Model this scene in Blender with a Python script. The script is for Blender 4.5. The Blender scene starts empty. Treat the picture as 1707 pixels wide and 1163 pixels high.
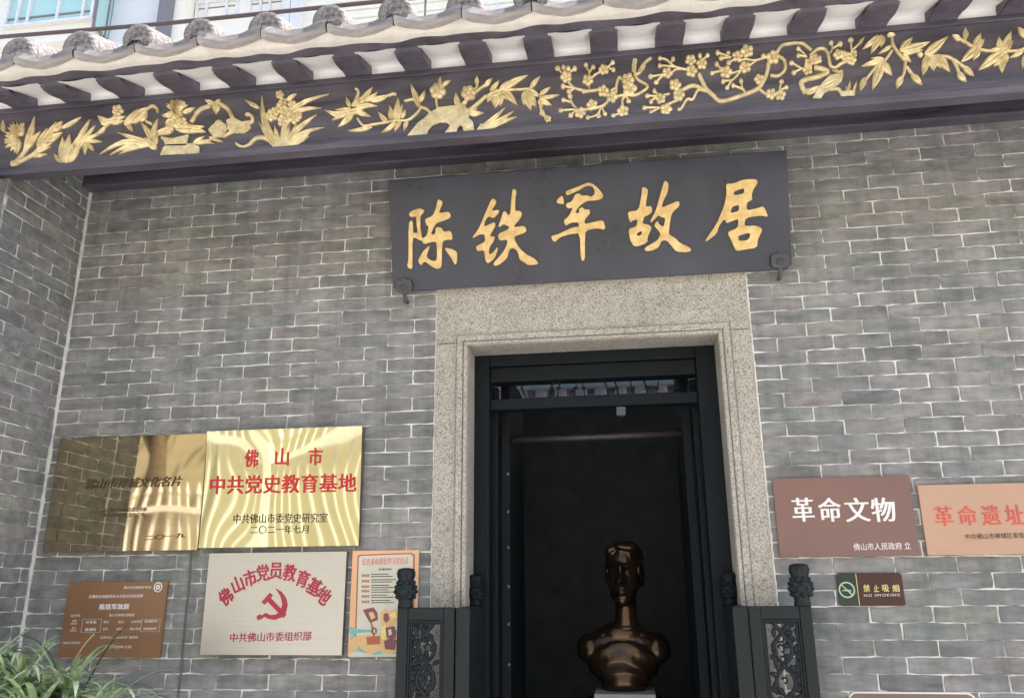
import bpy, bmesh, math, random
from mathutils import Vector, Matrix, noise as mnoise
from mathutils.geometry import tessellate_polygon
R = math.radians
random.seed(7)
sc = bpy.context.scene
C = sc.collection

# ------------------------------------------------------------------ camera
W, H, F = 1707.0, 1163.0, 1345.56            # pixel size of the photograph, focal length in pixels
YAW, PITCH, ROLL, CY, CZ = R(7.8551), R(16.57795), R(-0.43875), -3.77143, 1.65
_f = Vector((-math.sin(YAW) * math.cos(PITCH), math.cos(YAW) * math.cos(PITCH), math.sin(PITCH)))
_r = Vector((math.cos(YAW), math.sin(YAW), 0))
_u = _r.cross(_f)
RC = math.cos(ROLL) * _r + math.sin(ROLL) * _u
UC = -math.sin(ROLL) * _r + math.cos(ROLL) * _u
cam = bpy.data.objects.new('camera', bpy.data.cameras.new('camera'))
C.objects.link(cam)
cam.data.sensor_width = 36
cam.data.lens = 36 * F / W
cam.data.clip_start, cam.data.clip_end = 0.05, 500
m = Matrix.Identity(4)
for i in range(3):
    m[i][0], m[i][1], m[i][2] = RC[i], UC[i], -_f[i]
m[1][3], m[2][3] = CY, CZ
cam.matrix_world = m
sc.camera = cam

# ------------------------------------------------------------------ daylight
TO_SUN = Vector((0.80, 0.42, 1.55)).normalized()
wd = bpy.data.worlds.new('World'); sc.world = wd; wd.use_nodes = True
nt = wd.node_tree
sky = nt.nodes.new('ShaderNodeTexSky'); sky.sky_type = 'NISHITA'; sky.sun_disc = False
sky.sun_elevation = math.asin(TO_SUN.z); sky.sun_rotation = math.atan2(TO_SUN.x, TO_SUN.y)
sky.dust_density = 3.0; sky.air_density = 1.2
nt.links.new(sky.outputs[0], nt.nodes['Background'].inputs[0])
nt.nodes['Background'].inputs[1].default_value = 0.15
sl = bpy.data.lights.new('sun', 'SUN'); sl.energy = 4.5; sl.angle = R(0.6); sl.color = (1, .965, .92)
so = bpy.data.objects.new('sun', sl); C.objects.link(so)
so.rotation_euler = TO_SUN.to_track_quat('Z', 'Y').to_euler(); so.location = (3, 3, 12)
vs = sc.view_settings
vs.view_transform = 'Standard'; vs.look = 'None'; vs.gamma = 1; vs.use_curve_mapping = False
vs.exposure = 1.5

# ------------------------------------------------------------------ helpers
def ray(px, py):
    return RC * ((px - W / 2) / F) - UC * ((py - H / 2) / F) + _f
def at(px, py, y=0.0):
    """photo pixel -> point on the upright plane at depth y"""
    d = ray(px, py); t = (y - CY) / d.y
    return Vector((d.x * t, y, CZ + d.z * t))
def atp(px, py, p0, n):
    d = ray(px, py); o = Vector((0, CY, CZ)); t = (p0 - o).dot(n) / d.dot(n)
    return o + d * t

class MB:
    def __init__(s): s.v = []; s.f = []; s.m = []
    def add(s, vs, fs, mi=0):
        b = len(s.v); s.v += [tuple(p) for p in vs]
        for f in fs: s.f.append([b + i for i in f]); s.m.append(mi)
    def box(s, x0, x1, y0, y1, z0, z1, mi=0):
        s.add([(x0,y0,z0),(x1,y0,z0),(x1,y1,z0),(x0,y1,z0),(x0,y0,z1),(x1,y0,z1),(x1,y1,z1),(x0,y1,z1)],
              [(0,3,2,1),(4,5,6,7),(0,1,5,4),(1,2,6,5),(2,3,7,6),(3,0,4,7)], mi)
    def prism(s, poly, ext, mi=0):
        """poly: list of 3D points, ext: extrusion vector"""
        n = len(poly); ext = Vector(ext)
        pts = [Vector(p) for p in poly]
        s.add(pts + [p + ext for p in pts], [tuple(range(n))[::-1], tuple(range(n, 2 * n))] + [(i, (i + 1) % n, n + (i + 1) % n, n + i) for i in range(n)], mi)
    def tube(s, pts, r, n=8, mi=0, cap=True):
        pts = [Vector(p) for p in pts]; rr = r if isinstance(r, (list, tuple)) else [r] * len(pts)
        vs = []; prev = None
        for i, p in enumerate(pts):
            t = (pts[min(i + 1, len(pts) - 1)] - pts[max(i - 1, 0)]).normalized()
            if prev is None:
                a = t.cross(Vector((0, 0, 1)) if abs(t.z) < .9 else Vector((1, 0, 0))).normalized()
            else: a = (prev - t * prev.dot(t)).normalized()
            prev = a; b = t.cross(a)
            for k in range(n):
                q = 2 * math.pi * k / n; vs.append(p + (a * math.cos(q) + b * math.sin(q)) * rr[i])
        fs = [(i*n+k, i*n+(k+1)%n, (i+1)*n+(k+1)%n, (i+1)*n+k) for i in range(len(pts)-1) for k in range(n)]
        if cap: fs += [tuple(range(n))[::-1], tuple((len(pts)-1)*n+k for k in range(n))]
        s.add(vs, fs, mi)
    def lathe(s, prof, c, n=20, mi=0, sx=1, sy=1):
        vs = []; c = Vector(c)
        for r, z in prof:
            for k in range(n):
                q = 2*math.pi*k/n; vs.append(c + Vector((r*math.cos(q)*sx, r*math.sin(q)*sy, z)))
        fs = [(i*n+k, i*n+(k+1)%n, (i+1)*n+(k+1)%n, (i+1)*n+k) for i in range(len(prof)-1) for k in range(n)]
        fs += [tuple(range(n))[::-1], tuple((len(prof)-1)*n+k for k in range(n))]
        s.add(vs, fs, mi)
    def ball(s, c, r, n=12, mi=0, rot=None):
        c = Vector(c); r = Vector(r) if not isinstance(r, (int, float)) else Vector((r, r, r)); vs = []; h = n // 2
        for i in range(h + 1):
            th = math.pi * i / h
            for k in range(n):
                q = 2*math.pi*k/n
                v = Vector((r.x*math.sin(th)*math.cos(q), r.y*math.sin(th)*math.sin(q), r.z*math.cos(th)))
                if rot is not None: v = rot @ v
                vs.append(c + v)
        s.add(vs, [(i*n+k, (i+1)*n+k, (i+1)*n+(k+1)%n, i*n+(k+1)%n) for i in range(h) for k in range(n)], mi)
    def build(s, name, mats, parent=None, smooth=False, bevel=0, seg=2, angle=35):
        me = bpy.data.meshes.new(name); me.from_pydata(s.v, [], s.f)
        for mt in (mats if isinstance(mats, (list, tuple)) else [mats]): me.materials.append(mt)
        me.polygons.foreach_set('material_index', s.m)
        if smooth: me.polygons.foreach_set('use_smooth', [True] * len(me.polygons))
        me.update()
        return link(name, me, parent, bevel, seg, angle)

def link(name, me, parent=None, bevel=0, seg=2, angle=35):
    o = bpy.data.objects.new(name, me); C.objects.link(o)
    if parent is not None:
        o.parent = parent
        if parent.type == 'EMPTY': o.matrix_parent_inverse = Matrix.Translation(-parent.location)
    if bevel:
        b = o.modifiers.new('bevel', 'BEVEL'); b.width = bevel; b.segments = seg; b.limit_method = 'ANGLE'; b.angle_limit = R(angle)
    return o
def tag(o, label=None, cat=None, group=None, kind=None):
    if label: o['label'] = label
    if cat: o['category'] = cat
    if group: o['group'] = group
    if kind: o['kind'] = kind
    return o
def thing(name, loc, label, cat, group=None):
    o = bpy.data.objects.new(name, None); C.objects.link(o); o.location = loc; o.empty_display_size = .1
    return tag(o, label, cat, group)
def dup(o, loc):
    c = o.copy(); C.objects.link(c); c.location = loc
    return c
def spline(pts, n=6):
    pts = [Vector(p) for p in pts]
    if len(pts) < 3: return [pts[0].lerp(pts[1], i / n) for i in range(n + 1)]
    P = [2*pts[0]-pts[1]] + pts + [2*pts[-1]-pts[-2]]; out = []
    for i in range(1, len(P) - 2):
        for k in range(n):
            t = k / n; a, b, c, d = P[i-1], P[i], P[i+1], P[i+2]
            out.append(.5*((2*b)+(c-a)*t+(2*a-5*b+4*c-d)*t*t+(3*b-a-3*c+d)*t**3))
    return out + [pts[-1]]

# ------------------------------------------------------------------ materials
def pbr(name, col, rough=.6, metal=0, var=.12, scale=8, bump=0, bscale=60, spec=.5, stretch=(1,1,1), rvar=0, tint=None):
    mt = bpy.data.materials.new(name); mt.use_nodes = True; n = mt.node_tree.nodes; l = mt.node_tree.links
    b = n['Principled BSDF']; b.inputs['Roughness'].default_value = rough; b.inputs['Metallic'].default_value = metal
    b.inputs['Specular IOR Level'].default_value = spec
    tc = n.new('ShaderNodeTexCoord'); mp = n.new('ShaderNodeMapping'); mp.inputs['Scale'].default_value = stretch
    l.new(tc.outputs['Object'], mp.inputs['Vector'])
    nz = n.new('ShaderNodeTexNoise'); nz.inputs['Scale'].default_value = scale; nz.inputs['Detail'].default_value = 6; nz.inputs['Roughness'].default_value = .6
    l.new(mp.outputs[0], nz.inputs['Vector'])
    rp = n.new('ShaderNodeValToRGB'); l.new(nz.outputs['Fac'], rp.inputs['Fac'])
    t2 = tint or col
    rp.color_ramp.elements[0].position = .3; rp.color_ramp.elements[1].position = .7
    rp.color_ramp.elements[0].color = tuple(max(0, c*(1-var)) for c in t2) + (1,)
    rp.color_ramp.elements[1].color = tuple(min(1, c*(1+var)) for c in col) + (1,)
    l.new(rp.outputs[0], b.inputs['Base Color'])
    if rvar:
        mr = n.new('ShaderNodeMapRange'); l.new(nz.outputs['Fac'], mr.inputs[0]); mr.inputs[1].default_value = .3; mr.inputs[2].default_value = .7
        mr.inputs[3].default_value = max(0, rough-rvar); mr.inputs[4].default_value = min(1, rough+rvar); l.new(mr.outputs[0], b.inputs['Roughness'])
    if bump:
        n2 = n.new('ShaderNodeTexNoise'); n2.inputs['Scale'].default_value = bscale; n2.inputs['Detail'].default_value = 5; l.new(mp.outputs[0], n2.inputs['Vector'])
        bp = n.new('ShaderNodeBump'); bp.inputs['Strength'].default_value = bump; bp.inputs['Distance'].default_value = .01
        l.new(n2.outputs['Fac'], bp.inputs['Height']); l.new(bp.outputs[0], b.inputs['Normal'])
    return mt

def brick_mat():
    mt = bpy.data.materials.new('grey_brick'); mt.use_nodes = True; n = mt.node_tree.nodes; l = mt.node_tree.links; b = n['Principled BSDF']
    b.inputs['Roughness'].default_value = .82; b.inputs['Specular IOR Level'].default_value = .35
    g = n.new('ShaderNodeNewGeometry'); tc = n.new('ShaderNodeTexCoord')
    rp = n.new('ShaderNodeValToRGB'); l.new(g.outputs['Random Per Island'], rp.inputs['Fac'])
    cr = rp.color_ramp; cr.interpolation = 'CONSTANT'
    cols = [(p,)+tuple(.60*c*k_+.46*m for c,m,k_ in zip(q_,(.268,.266,.262),(1.04,1.03,1.08))) for p,*q_ in [(0,.215,.207,.194),(.17,.243,.232,.216),(.30,.205,.215,.190),(.40,.232,.206,.190),(.50,.165,.163,.154),(.58,.258,.253,.228),(.68,.188,.198,.184),(.77,.225,.218,.206),(.86,.150,.156,.148),(.91,.252,.228,.206),(.96,.262,.268,.212)]]
    cr.elements[0].position, cr.elements[0].color = 0, cols[0][1:] + (1,)
    cr.elements[1].position, cr.elements[1].color = cols[1][0], cols[1][1:] + (1,)
    for p in cols[2:]:
        e = cr.elements.new(p[0]); e.color = p[1:] + (1,)
    # each brick gets its own piece of the mottling
    ad = n.new('ShaderNodeVectorMath'); ad.operation = 'MULTIPLY_ADD'
    l.new(g.outputs['Random Per Island'], ad.inputs[0]); ad.inputs[1].default_value = (37, 11, 53); l.new(tc.outputs['Object'], ad.inputs[2])
    mp = n.new('ShaderNodeMapping'); mp.inputs['Scale'].default_value = (.5, 1, 1.5); l.new(ad.outputs[0], mp.inputs['Vector'])
    nz = n.new('ShaderNodeTexNoise'); nz.inputs['Scale'].default_value = 13; nz.inputs['Detail'].default_value = 10; nz.inputs['Roughness'].default_value = .65
    l.new(mp.outputs[0], nz.inputs['Vector'])
    r2 = n.new('ShaderNodeValToRGB'); l.new(nz.outputs['Fac'], r2.inputs['Fac'])
    r2.color_ramp.elements[0].position, r2.color_ramp.elements[0].color = .24, (.42,.43,.43,1)
    r2.color_ramp.elements[1].position, r2.color_ramp.elements[1].color = .72, (1.34,1.31,1.30,1)
    mx = n.new('ShaderNodeMix'); mx.data_type = 'RGBA'; mx.blend_type = 'MULTIPLY'; mx.inputs[0].default_value = .9
    l.new(rp.outputs[0], mx.inputs[6]); l.new(r2.outputs[0], mx.inputs[7])
    # old grime and algae in patches across courses
    n3 = n.new('ShaderNodeTexNoise'); n3.inputs['Scale'].default_value = 1.7; n3.inputs['Detail'].default_value = 8; n3.inputs['Roughness'].default_value = .62; l.new(tc.outputs['Object'], n3.inputs['Vector'])
    r3 = n.new('ShaderNodeValToRGB'); l.new(n3.outputs['Fac'], r3.inputs['Fac'])
    r3.color_ramp.elements[0].position, r3.color_ramp.elements[0].color = .52, (1,1,1,1)
    r3.color_ramp.elements[1].position, r3.color_ramp.elements[1].color = .74, (.58,.68,.62,1)
    m2 = n.new('ShaderNodeMix'); m2.data_type = 'RGBA'; m2.blend_type = 'MULTIPLY'; m2.inputs[0].default_value = .8
    l.new(mx.outputs[2], m2.inputs[6]); l.new(r3.outputs[0], m2.inputs[7])
    mp6 = n.new('ShaderNodeMapping'); mp6.inputs['Scale'].default_value = (5, 1, .35); l.new(tc.outputs['Object'], mp6.inputs['Vector'])
    n6 = n.new('ShaderNodeTexNoise'); n6.inputs['Scale'].default_value = 2.2; n6.inputs['Detail'].default_value = 8; n6.inputs['Roughness'].default_value = .7; l.new(mp6.outputs[0], n6.inputs['Vector'])
    r6 = n.new('ShaderNodeValToRGB'); l.new(n6.outputs['Fac'], r6.inputs['Fac'])
    r6.color_ramp.elements[0].position, r6.color_ramp.elements[0].color = .40, (1.10,1.09,1.07,1)
    r6.color_ramp.elements[1].position, r6.color_ramp.elements[1].color = .68, (.66,.68,.66,1)
    m6 = n.new('ShaderNodeMix'); m6.data_type = 'RGBA'; m6.blend_type = 'MULTIPLY'; m6.inputs[0].default_value = .75
    l.new(m2.outputs[2], m6.inputs[6]); l.new(r6.outputs[0], m6.inputs[7])
    # lime smears
    n4 = n.new('ShaderNodeTexNoise'); n4.inputs['Scale'].default_value = 9; n4.inputs['Detail'].default_value = 9; n4.inputs['Roughness'].default_value = .75; l.new(tc.outputs['Object'], n4.inputs['Vector'])
    r4 = n.new('ShaderNodeValToRGB'); l.new(n4.outputs['Fac'], r4.inputs['Fac'])
    r4.color_ramp.elements[0].position, r4.color_ramp.elements[0].color = .63, (0,0,0,1); r4.color_ramp.elements[1].position, r4.color_ramp.elements[1].color = .78, (.5,.5,.5,1)
    m3 = n.new('ShaderNodeMix'); m3.data_type = 'RGBA'; l.new(r4.outputs[0], m3.inputs[0]); l.new(m6.outputs[2], m3.inputs[6]); m3.inputs[7].default_value = (.42,.41,.37,1)
    l.new(m3.outputs[2], b.inputs['Base Color'])
    bp = n.new('ShaderNodeBump'); bp.inputs['Strength'].default_value = .35; bp.inputs['Distance'].default_value = .004
    n5 = n.new('ShaderNodeTexNoise'); n5.inputs['Scale'].default_value = 70; n5.inputs['Detail'].default_value = 6; l.new(tc.outputs['Object'], n5.inputs['Vector'])
    l.new(n5.outputs['Fac'], bp.inputs['Height']); l.new(bp.outputs[0], b.inputs['Normal'])
    return mt

def granite_mat(name='granite', warm=1.0):
    mt = bpy.data.materials.new(name); mt.use_nodes = True; n = mt.node_tree.nodes; l = mt.node_tree.links; b = n['Principled BSDF']
    b.inputs['Roughness'].default_value = .75
    tc = n.new('ShaderNodeTexCoord')
    def ns(scale, det):
        z = n.new('ShaderNodeTexNoise'); z.inputs['Scale'].default_value = scale; z.inputs['Detail'].default_value = det; z.inputs['Roughness'].default_value = .7; l.new(tc.outputs['Object'], z.inputs['Vector']); return z
    a = ns(130, 3); rp = n.new('ShaderNodeValToRGB'); l.new(a.outputs['Fac'], rp.inputs['Fac'])
    e = rp.color_ramp.elements; e[0].position, e[0].color = .34, (.10,.092,.082,1); e[1].position, e[1].color = .43, (.37,.34,.295,1)
    x = rp.color_ramp.elements.new(.56); x.color = (.48,.445,.395,1)
    x = rp.color_ramp.elements.new(.68); x.color = (.63,.60,.55,1)
    c = ns(5, 6); r2 = n.new('ShaderNodeValToRGB'); l.new(c.outputs['Fac'], r2.inputs['Fac'])
    r2.color_ramp.elements[0].position, r2.color_ramp.elements[0].color = .3, (.80,.78,.72,1); r2.color_ramp.elements[1].position, r2.color_ramp.elements[1].color = .7, (1.08,1.06,1.02,1)
    mx = n.new('ShaderNodeMix'); mx.data_type = 'RGBA'; mx.blend_type = 'MULTIPLY'; mx.inputs[0].default_value = 1
    l.new(rp.outputs[0], mx.inputs[6]); l.new(r2.outputs[0], mx.inputs[7]); l.new(mx.outputs[2], b.inputs['Base Color'])
    bp = n.new('ShaderNodeBump'); bp.inputs['Strength'].default_value = .4; bp.inputs['Distance'].default_value = .003
    l.new(a.outputs['Fac'], bp.inputs['Height']); l.new(bp.outputs[0], b.inputs['Normal'])
    return mt

M = {}
M['brick'] = brick_mat()
M['mortar'] = pbr('lime_mortar', (.66,.635,.585), .9, var=.1, scale=4.5, bump=.3, bscale=90, tint=(.25,.245,.23))
for e_, p_ in zip(M['mortar'].node_tree.nodes['Color Ramp'].color_ramp.elements, (.37, .52)): e_.position = p_
M['lime'] = pbr('white_lime', (.74,.71,.64), .9, var=.2, scale=14, bump=.4, bscale=70)
M['granite'] = granite_mat()
M['wood'] = pbr('glare_tinted_black_lacquer', (.086,.076,.094), .42, var=.5, scale=5, bump=.12, bscale=40, stretch=(.35,1,3), rvar=.1)  # purple-grey lift is veiling glare put into the black wood colour
M['wood_rafter'] = pbr('dusty_glare_tinted_rafter', (.105,.090,.112), .55, var=.5, scale=7, bump=.2, bscale=30, rvar=.1)  # dusty streaks on black wood; the purple lift is painted glare
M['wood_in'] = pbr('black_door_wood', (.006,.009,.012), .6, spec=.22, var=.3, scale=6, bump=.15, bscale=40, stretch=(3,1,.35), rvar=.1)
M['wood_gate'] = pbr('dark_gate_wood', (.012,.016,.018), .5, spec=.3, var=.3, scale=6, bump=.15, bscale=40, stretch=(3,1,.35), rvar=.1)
M['dark'] = pbr('glare_lifted_dark_plaster', (.055,.066,.072), .9, var=.2)  # teal lift is veiling glare put into the dark hall plaster
M['gilt'] = pbr('gilded_wood', (.76,.63,.36), .36, metal=.3, var=.18, scale=30, tint=(.60,.47,.25))
M['goldpaint'] = pbr('gold_leaf_letter', (.76,.56,.25), .5, metal=.15, var=.14, scale=22, tint=(.70,.44,.17), bump=.25, bscale=60)
M['boardblack'] = pbr('black_board', (.044,.046,.064), .33, var=.25, scale=4, bump=.05, bscale=30, rvar=.08)
M['holder'] = pbr('dark_iron_holder', (.055,.057,.06), .5, var=.25, scale=20, bump=.2)
M['whiteunder'] = pbr('white_painted_tile', (.86,.83,.81), .8, var=.08, scale=6, bump=.1, bscale=30)
M['tile'] = pbr('weathered_grey_tile', (.21,.185,.18), .92, var=.65, scale=45, bump=1.0, bscale=70, tint=(.09,.08,.08))
M['tilelip'] = pbr('grey_eave_tile', (.36,.32,.295), .85, var=.35, scale=9, bump=.4, bscale=40, tint=(.27,.24,.23), stretch=(.5,1,2))
M['cream'] = pbr('cream_lime_mortar', (.60,.55,.49), .9, var=.14, scale=10, bump=.4, bscale=50)
M['brass'] = pbr('polished_brass', (.62,.585,.385), .03, metal=1, var=.06, scale=3)
M['brassL'] = pbr('mirror_brass', (.58,.49,.33), .03, metal=1, var=.06, scale=3, stretch=(.2,1,8))
M['steel'] = pbr('brushed_steel', (.50,.485,.455), .38, metal=.8, var=.05, scale=30, stretch=(.1,1,8))
M['steeledge'] = pbr('plaque_edge', (.25,.23,.18), .4, metal=.8)
M['red'] = pbr('red_enamel', (.52,.015,.02), .45, var=.08)
M['crimson'] = pbr('crimson_enamel', (.42,.02,.055), .45, var=.08)
M['ink'] = pbr('black_enamel', (.035,.03,.02), .5, var=.1)
M['inkbrown'] = pbr('brown_enamel', (.10,.055,.03), .5, var=.1)
M['maroon'] = pbr('maroon_panel', (.215,.118,.098), .38, var=.07, scale=3)
M['orange'] = pbr('orange_copper_panel', (.50,.31,.21), .42, metal=.1, var=.08, scale=2)
M['brownsign'] = pbr('brown_panel', (.245,.125,.062), .33, var=.12, scale=3)
M['white'] = pbr('white_paint', (.82,.78,.74), .6, var=.05)
M['palepink'] = pbr('pale_lettering', (.78,.66,.56), .6, var=.05)
M['fadered'] = pbr('faded_red_letter', (.58,.10,.07), .5, var=.12)
M['darkgreen'] = pbr('dark_green_acrylic', (.020,.035,.033), .12, var=.1)
M['winered'] = pbr('wine_acrylic', (.055,.016,.018), .22, var=.25, scale=18, stretch=(1,1,.25))
M['limegreen'] = pbr('pale_green_print', (.50,.66,.40), .5, var=.05)
M['yellow'] = pbr('yellow_print', (.80,.66,.24), .5, var=.05)
M['paper'] = pbr('poster_paper', (.62,.58,.47), .5, var=.05)
M['peach'] = pbr('poster_peach', (.80,.40,.22), .5, var=.12, scale=4, tint=(.80,.50,.26))
M['rust'] = pbr('poster_rust', (.42,.13,.06), .5)
M['pink'] = pbr('poster_pink', (.66,.25,.23), .5)
M['teal'] = pbr('poster_teal', (.20,.46,.43), .5, var=.3, scale=20)
M['sand'] = pbr('poster_sand', (.72,.45,.20), .5, var=.1)
M['plum'] = pbr('poster_plum', (.22,.07,.08), .5, var=.15)
M['leaf'] = pbr('strap_leaf', (.36,.47,.25), .34, var=.3, scale=9, tint=(.19,.29,.13))
M['leafpale'] = pbr('pale_strap_leaf', (.54,.62,.38), .36, var=.25, scale=9)
M['dry'] = pbr('dry_stalk', (.40,.33,.20), .7, var=.2)
M['darkstalk'] = pbr('dark_leaf', (.045,.075,.060), .4, var=.2)
M['clay'] = pbr('glazed_pot', (.12,.06,.04), .3, var=.2)
M['bronze'] = pbr('dark_bronze', (.090,.058,.036), .25, metal=.85, var=.2, scale=7, rvar=.05)
M['stone'] = pbr('pale_stone', (.34,.35,.33), .6, var=.12, scale=12)
M['stain'] = pbr('dark_stain', (.12,.125,.122), .6, var=.3, scale=6)
M['ground'] = pbr('stone_paving', (.44,.44,.435), .85, var=.12, scale=2, bump=.2)
M['asphalt'] = pbr('pale_concrete', (.41,.41,.405), .9, var=.12, scale=1.2)
M['facade'] = pbr('pale_facade', (.82,.76,.66), .8, var=.04, scale=1)
M['facadegrey'] = pbr('pale_grey_facade', (.68,.67,.68), .8, var=.05, scale=1)
M['frame'] = pbr('white_window_frame', (.72,.70,.70), .5)
M['darkframe'] = pbr('dark_trim', (.20,.18,.19), .6)
M['brownwall'] = pbr('brown_wall', (.10,.085,.065), .8, var=.2, scale=2)
M['beige'] = pbr('beige_wall', (.44,.39,.27), .8, var=.08, scale=1)
M['fencepaint'] = pbr('white_fence_paint', (.82,.80,.74), .5)
M['bark'] = pbr('bark', (.12,.09,.06), .9, var=.3, scale=12, bump=.5)
M['foliage'] = pbr('foliage', (.06,.11,.035), .6, var=.4, scale=3)
gm = bpy.data.materials.new('window_glass'); gm.use_nodes = True; gb = gm.node_tree.nodes['Principled BSDF']
gb.inputs['Base Color'].default_value = (.42,.62,.60,1); gb.inputs['Roughness'].default_value = .06; gb.inputs['Specular IOR Level'].default_value = .8
M['glass'] = gm

# ------------------------------------------------------------------ lettering and cut shapes
def curve_mesh(cu):
    o = bpy.data.objects.new('tmp', cu); C.objects.link(o)
    dg = bpy.context.evaluated_depsgraph_get(); dg.update()
    me = bpy.data.meshes.new_from_object(o.evaluated_get(dg)); bpy.data.objects.remove(o); bpy.data.curves.remove(cu)
    return me
def glyphs(txt, bold=0.0, shear=0.0, depth=.0, space=1.0):
    cu = bpy.data.curves.new('txt', 'FONT'); cu.body = txt; cu.size = 1; cu.offset = bold; cu.shear = shear; cu.extrude = depth
    cu.space_character = space; cu.resolution_u = 3
    me = curve_mesh(cu)
    return me
def copies(me, offs):
    """overprint shifted copies of a flat glyph mesh: a heavier stroke without breaking the outlines"""
    vs = [v.co.copy() for v in me.vertices]; fs = [tuple(p.vertices) for p in me.polygons]; n = len(vs); V = []; Fc = []
    for k, (ox, oz) in enumerate(offs):
        V += [(v.x+ox, v.y-(.00006*k if v.y < 1e9 else 0), v.z+oz) for v in vs]; Fc += [tuple(i+k*n for i in f) for f in fs]
    out = bpy.data.meshes.new('glyphs'); out.from_pydata(V, [], Fc)
    for mt in me.materials: out.materials.append(mt)
    return out
def place_text(name, txt, xl, xr, zc, h, y, mat, parent, bold=0.0, shear=0, rise=0.0, d=.0012, hstroke=0, space=1.0):
    """text filling xl..xr, height h round zc, proud of plane y; rise = z change from left to right"""
    me = glyphs(txt, 0, shear, 0.02, space)
    me.materials.clear(); me.materials.append(mat)
    xs = [v.co.x for v in me.vertices]; ys = [v.co.y for v in me.vertices]
    if not xs: return None
    x0, x1, y0, y1 = min(xs), max(xs), min(ys), max(ys); b = max(0, bold)*h
    kx = (xr-xl-2*b-2*hstroke)/(x1-x0); ky = (h-2*b*.6)/(y1-y0)
    for v in me.vertices:
        t = (v.co.x-x0)/(x1-x0)
        v.co = Vector((xl+b+hstroke+(v.co.x-x0)*kx, y-(d if v.co.z > 0 else -.0004), zc-h/2+b*.6+(v.co.y-y0)*ky+rise*(t-.5)))
    if hstroke: me = copies(me, [(0, 0), (-hstroke, 0), (hstroke, 0)])
    elif b: me = copies(me, [(0, 0), (-b, b*.6), (b, b*.6), (-b, -b*.6), (b, -b*.6)])
    return link(name, me, parent)
def px_text(name, txt, l, r, hpx, y, mat, parent, **k):
    """l, r: photo pixels of the middle of the left and right ends of the line"""
    a, b = at(l[0], l[1], y), at(r[0], r[1], y)
    mx, my = (l[0]+r[0])/2, (l[1]+r[1])/2
    h = at(mx, my-hpx/2, y).z - at(mx, my+hpx/2, y).z
    return place_text(name, txt, a.x, b.x, (a.z+b.z)/2, h, y, mat, parent, rise=b.z-a.z, **k)
def cut_shape(name, loops, fn, mat, parent, depth=.01, bevel=0.0, unit=1.0):
    """loops of 2D points (outer and holes) -> solid plate; fn maps (x, y, height) to the world"""
    cu = bpy.data.curves.new('shp', 'CURVE'); cu.dimensions = '2D'; cu.fill_mode = 'BOTH'; cu.extrude = .5
    for lp in loops:
        sp = cu.splines.new('POLY'); sp.points.add(len(lp)-1); sp.use_cyclic_u = True
        for p, q in zip(sp.points, lp): p.co = (q[0]*unit, -q[1]*unit, 0, 1)
    me = curve_mesh(cu); me.materials.clear(); me.materials.append(mat)
    for v in me.vertices: v.co = fn(v.co.x/unit, -v.co.y/unit, depth if v.co.z > 0 else -.0005)
    bm = bmesh.new(); bm.from_mesh(me); bmesh.ops.remove_doubles(bm, verts=bm.verts[:], dist=.00005); bmesh.ops.recalc_face_normals(bm, faces=bm.faces[:]); bm.to_mesh(me); bm.free()
    return link(name, me, parent, bevel=bevel, seg=2, angle=50)
def chaikin(lp, k=1):
    for _ in range(k):
        out = []
        for i in range(len(lp)):
            a, b = lp[i], lp[(i+1) % len(lp)]
            out += [(a[0]*.8+b[0]*.2, a[1]*.8+b[1]*.2), (a[0]*.2+b[0]*.8, a[1]*.2+b[1]*.8)]
        lp = out
    return lp

# ================================================================== ground
g = MB(); g.add([(-80,-80,0),(80,-80,0),(80,80,0),(-80,80,0)], [(0,1,2,3)])
tag(g.build('ground', M['asphalt']), 'pale concrete street in front of the grey brick house', 'ground', kind='structure')
g = MB(); g.box(-6, 6, -1.6, -.02, .0, .15)
tag(g.build('pavement', M['ground'], bevel=.01), 'stone paved strip along the foot of the brick front wall', 'pavement', kind='structure')

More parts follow.
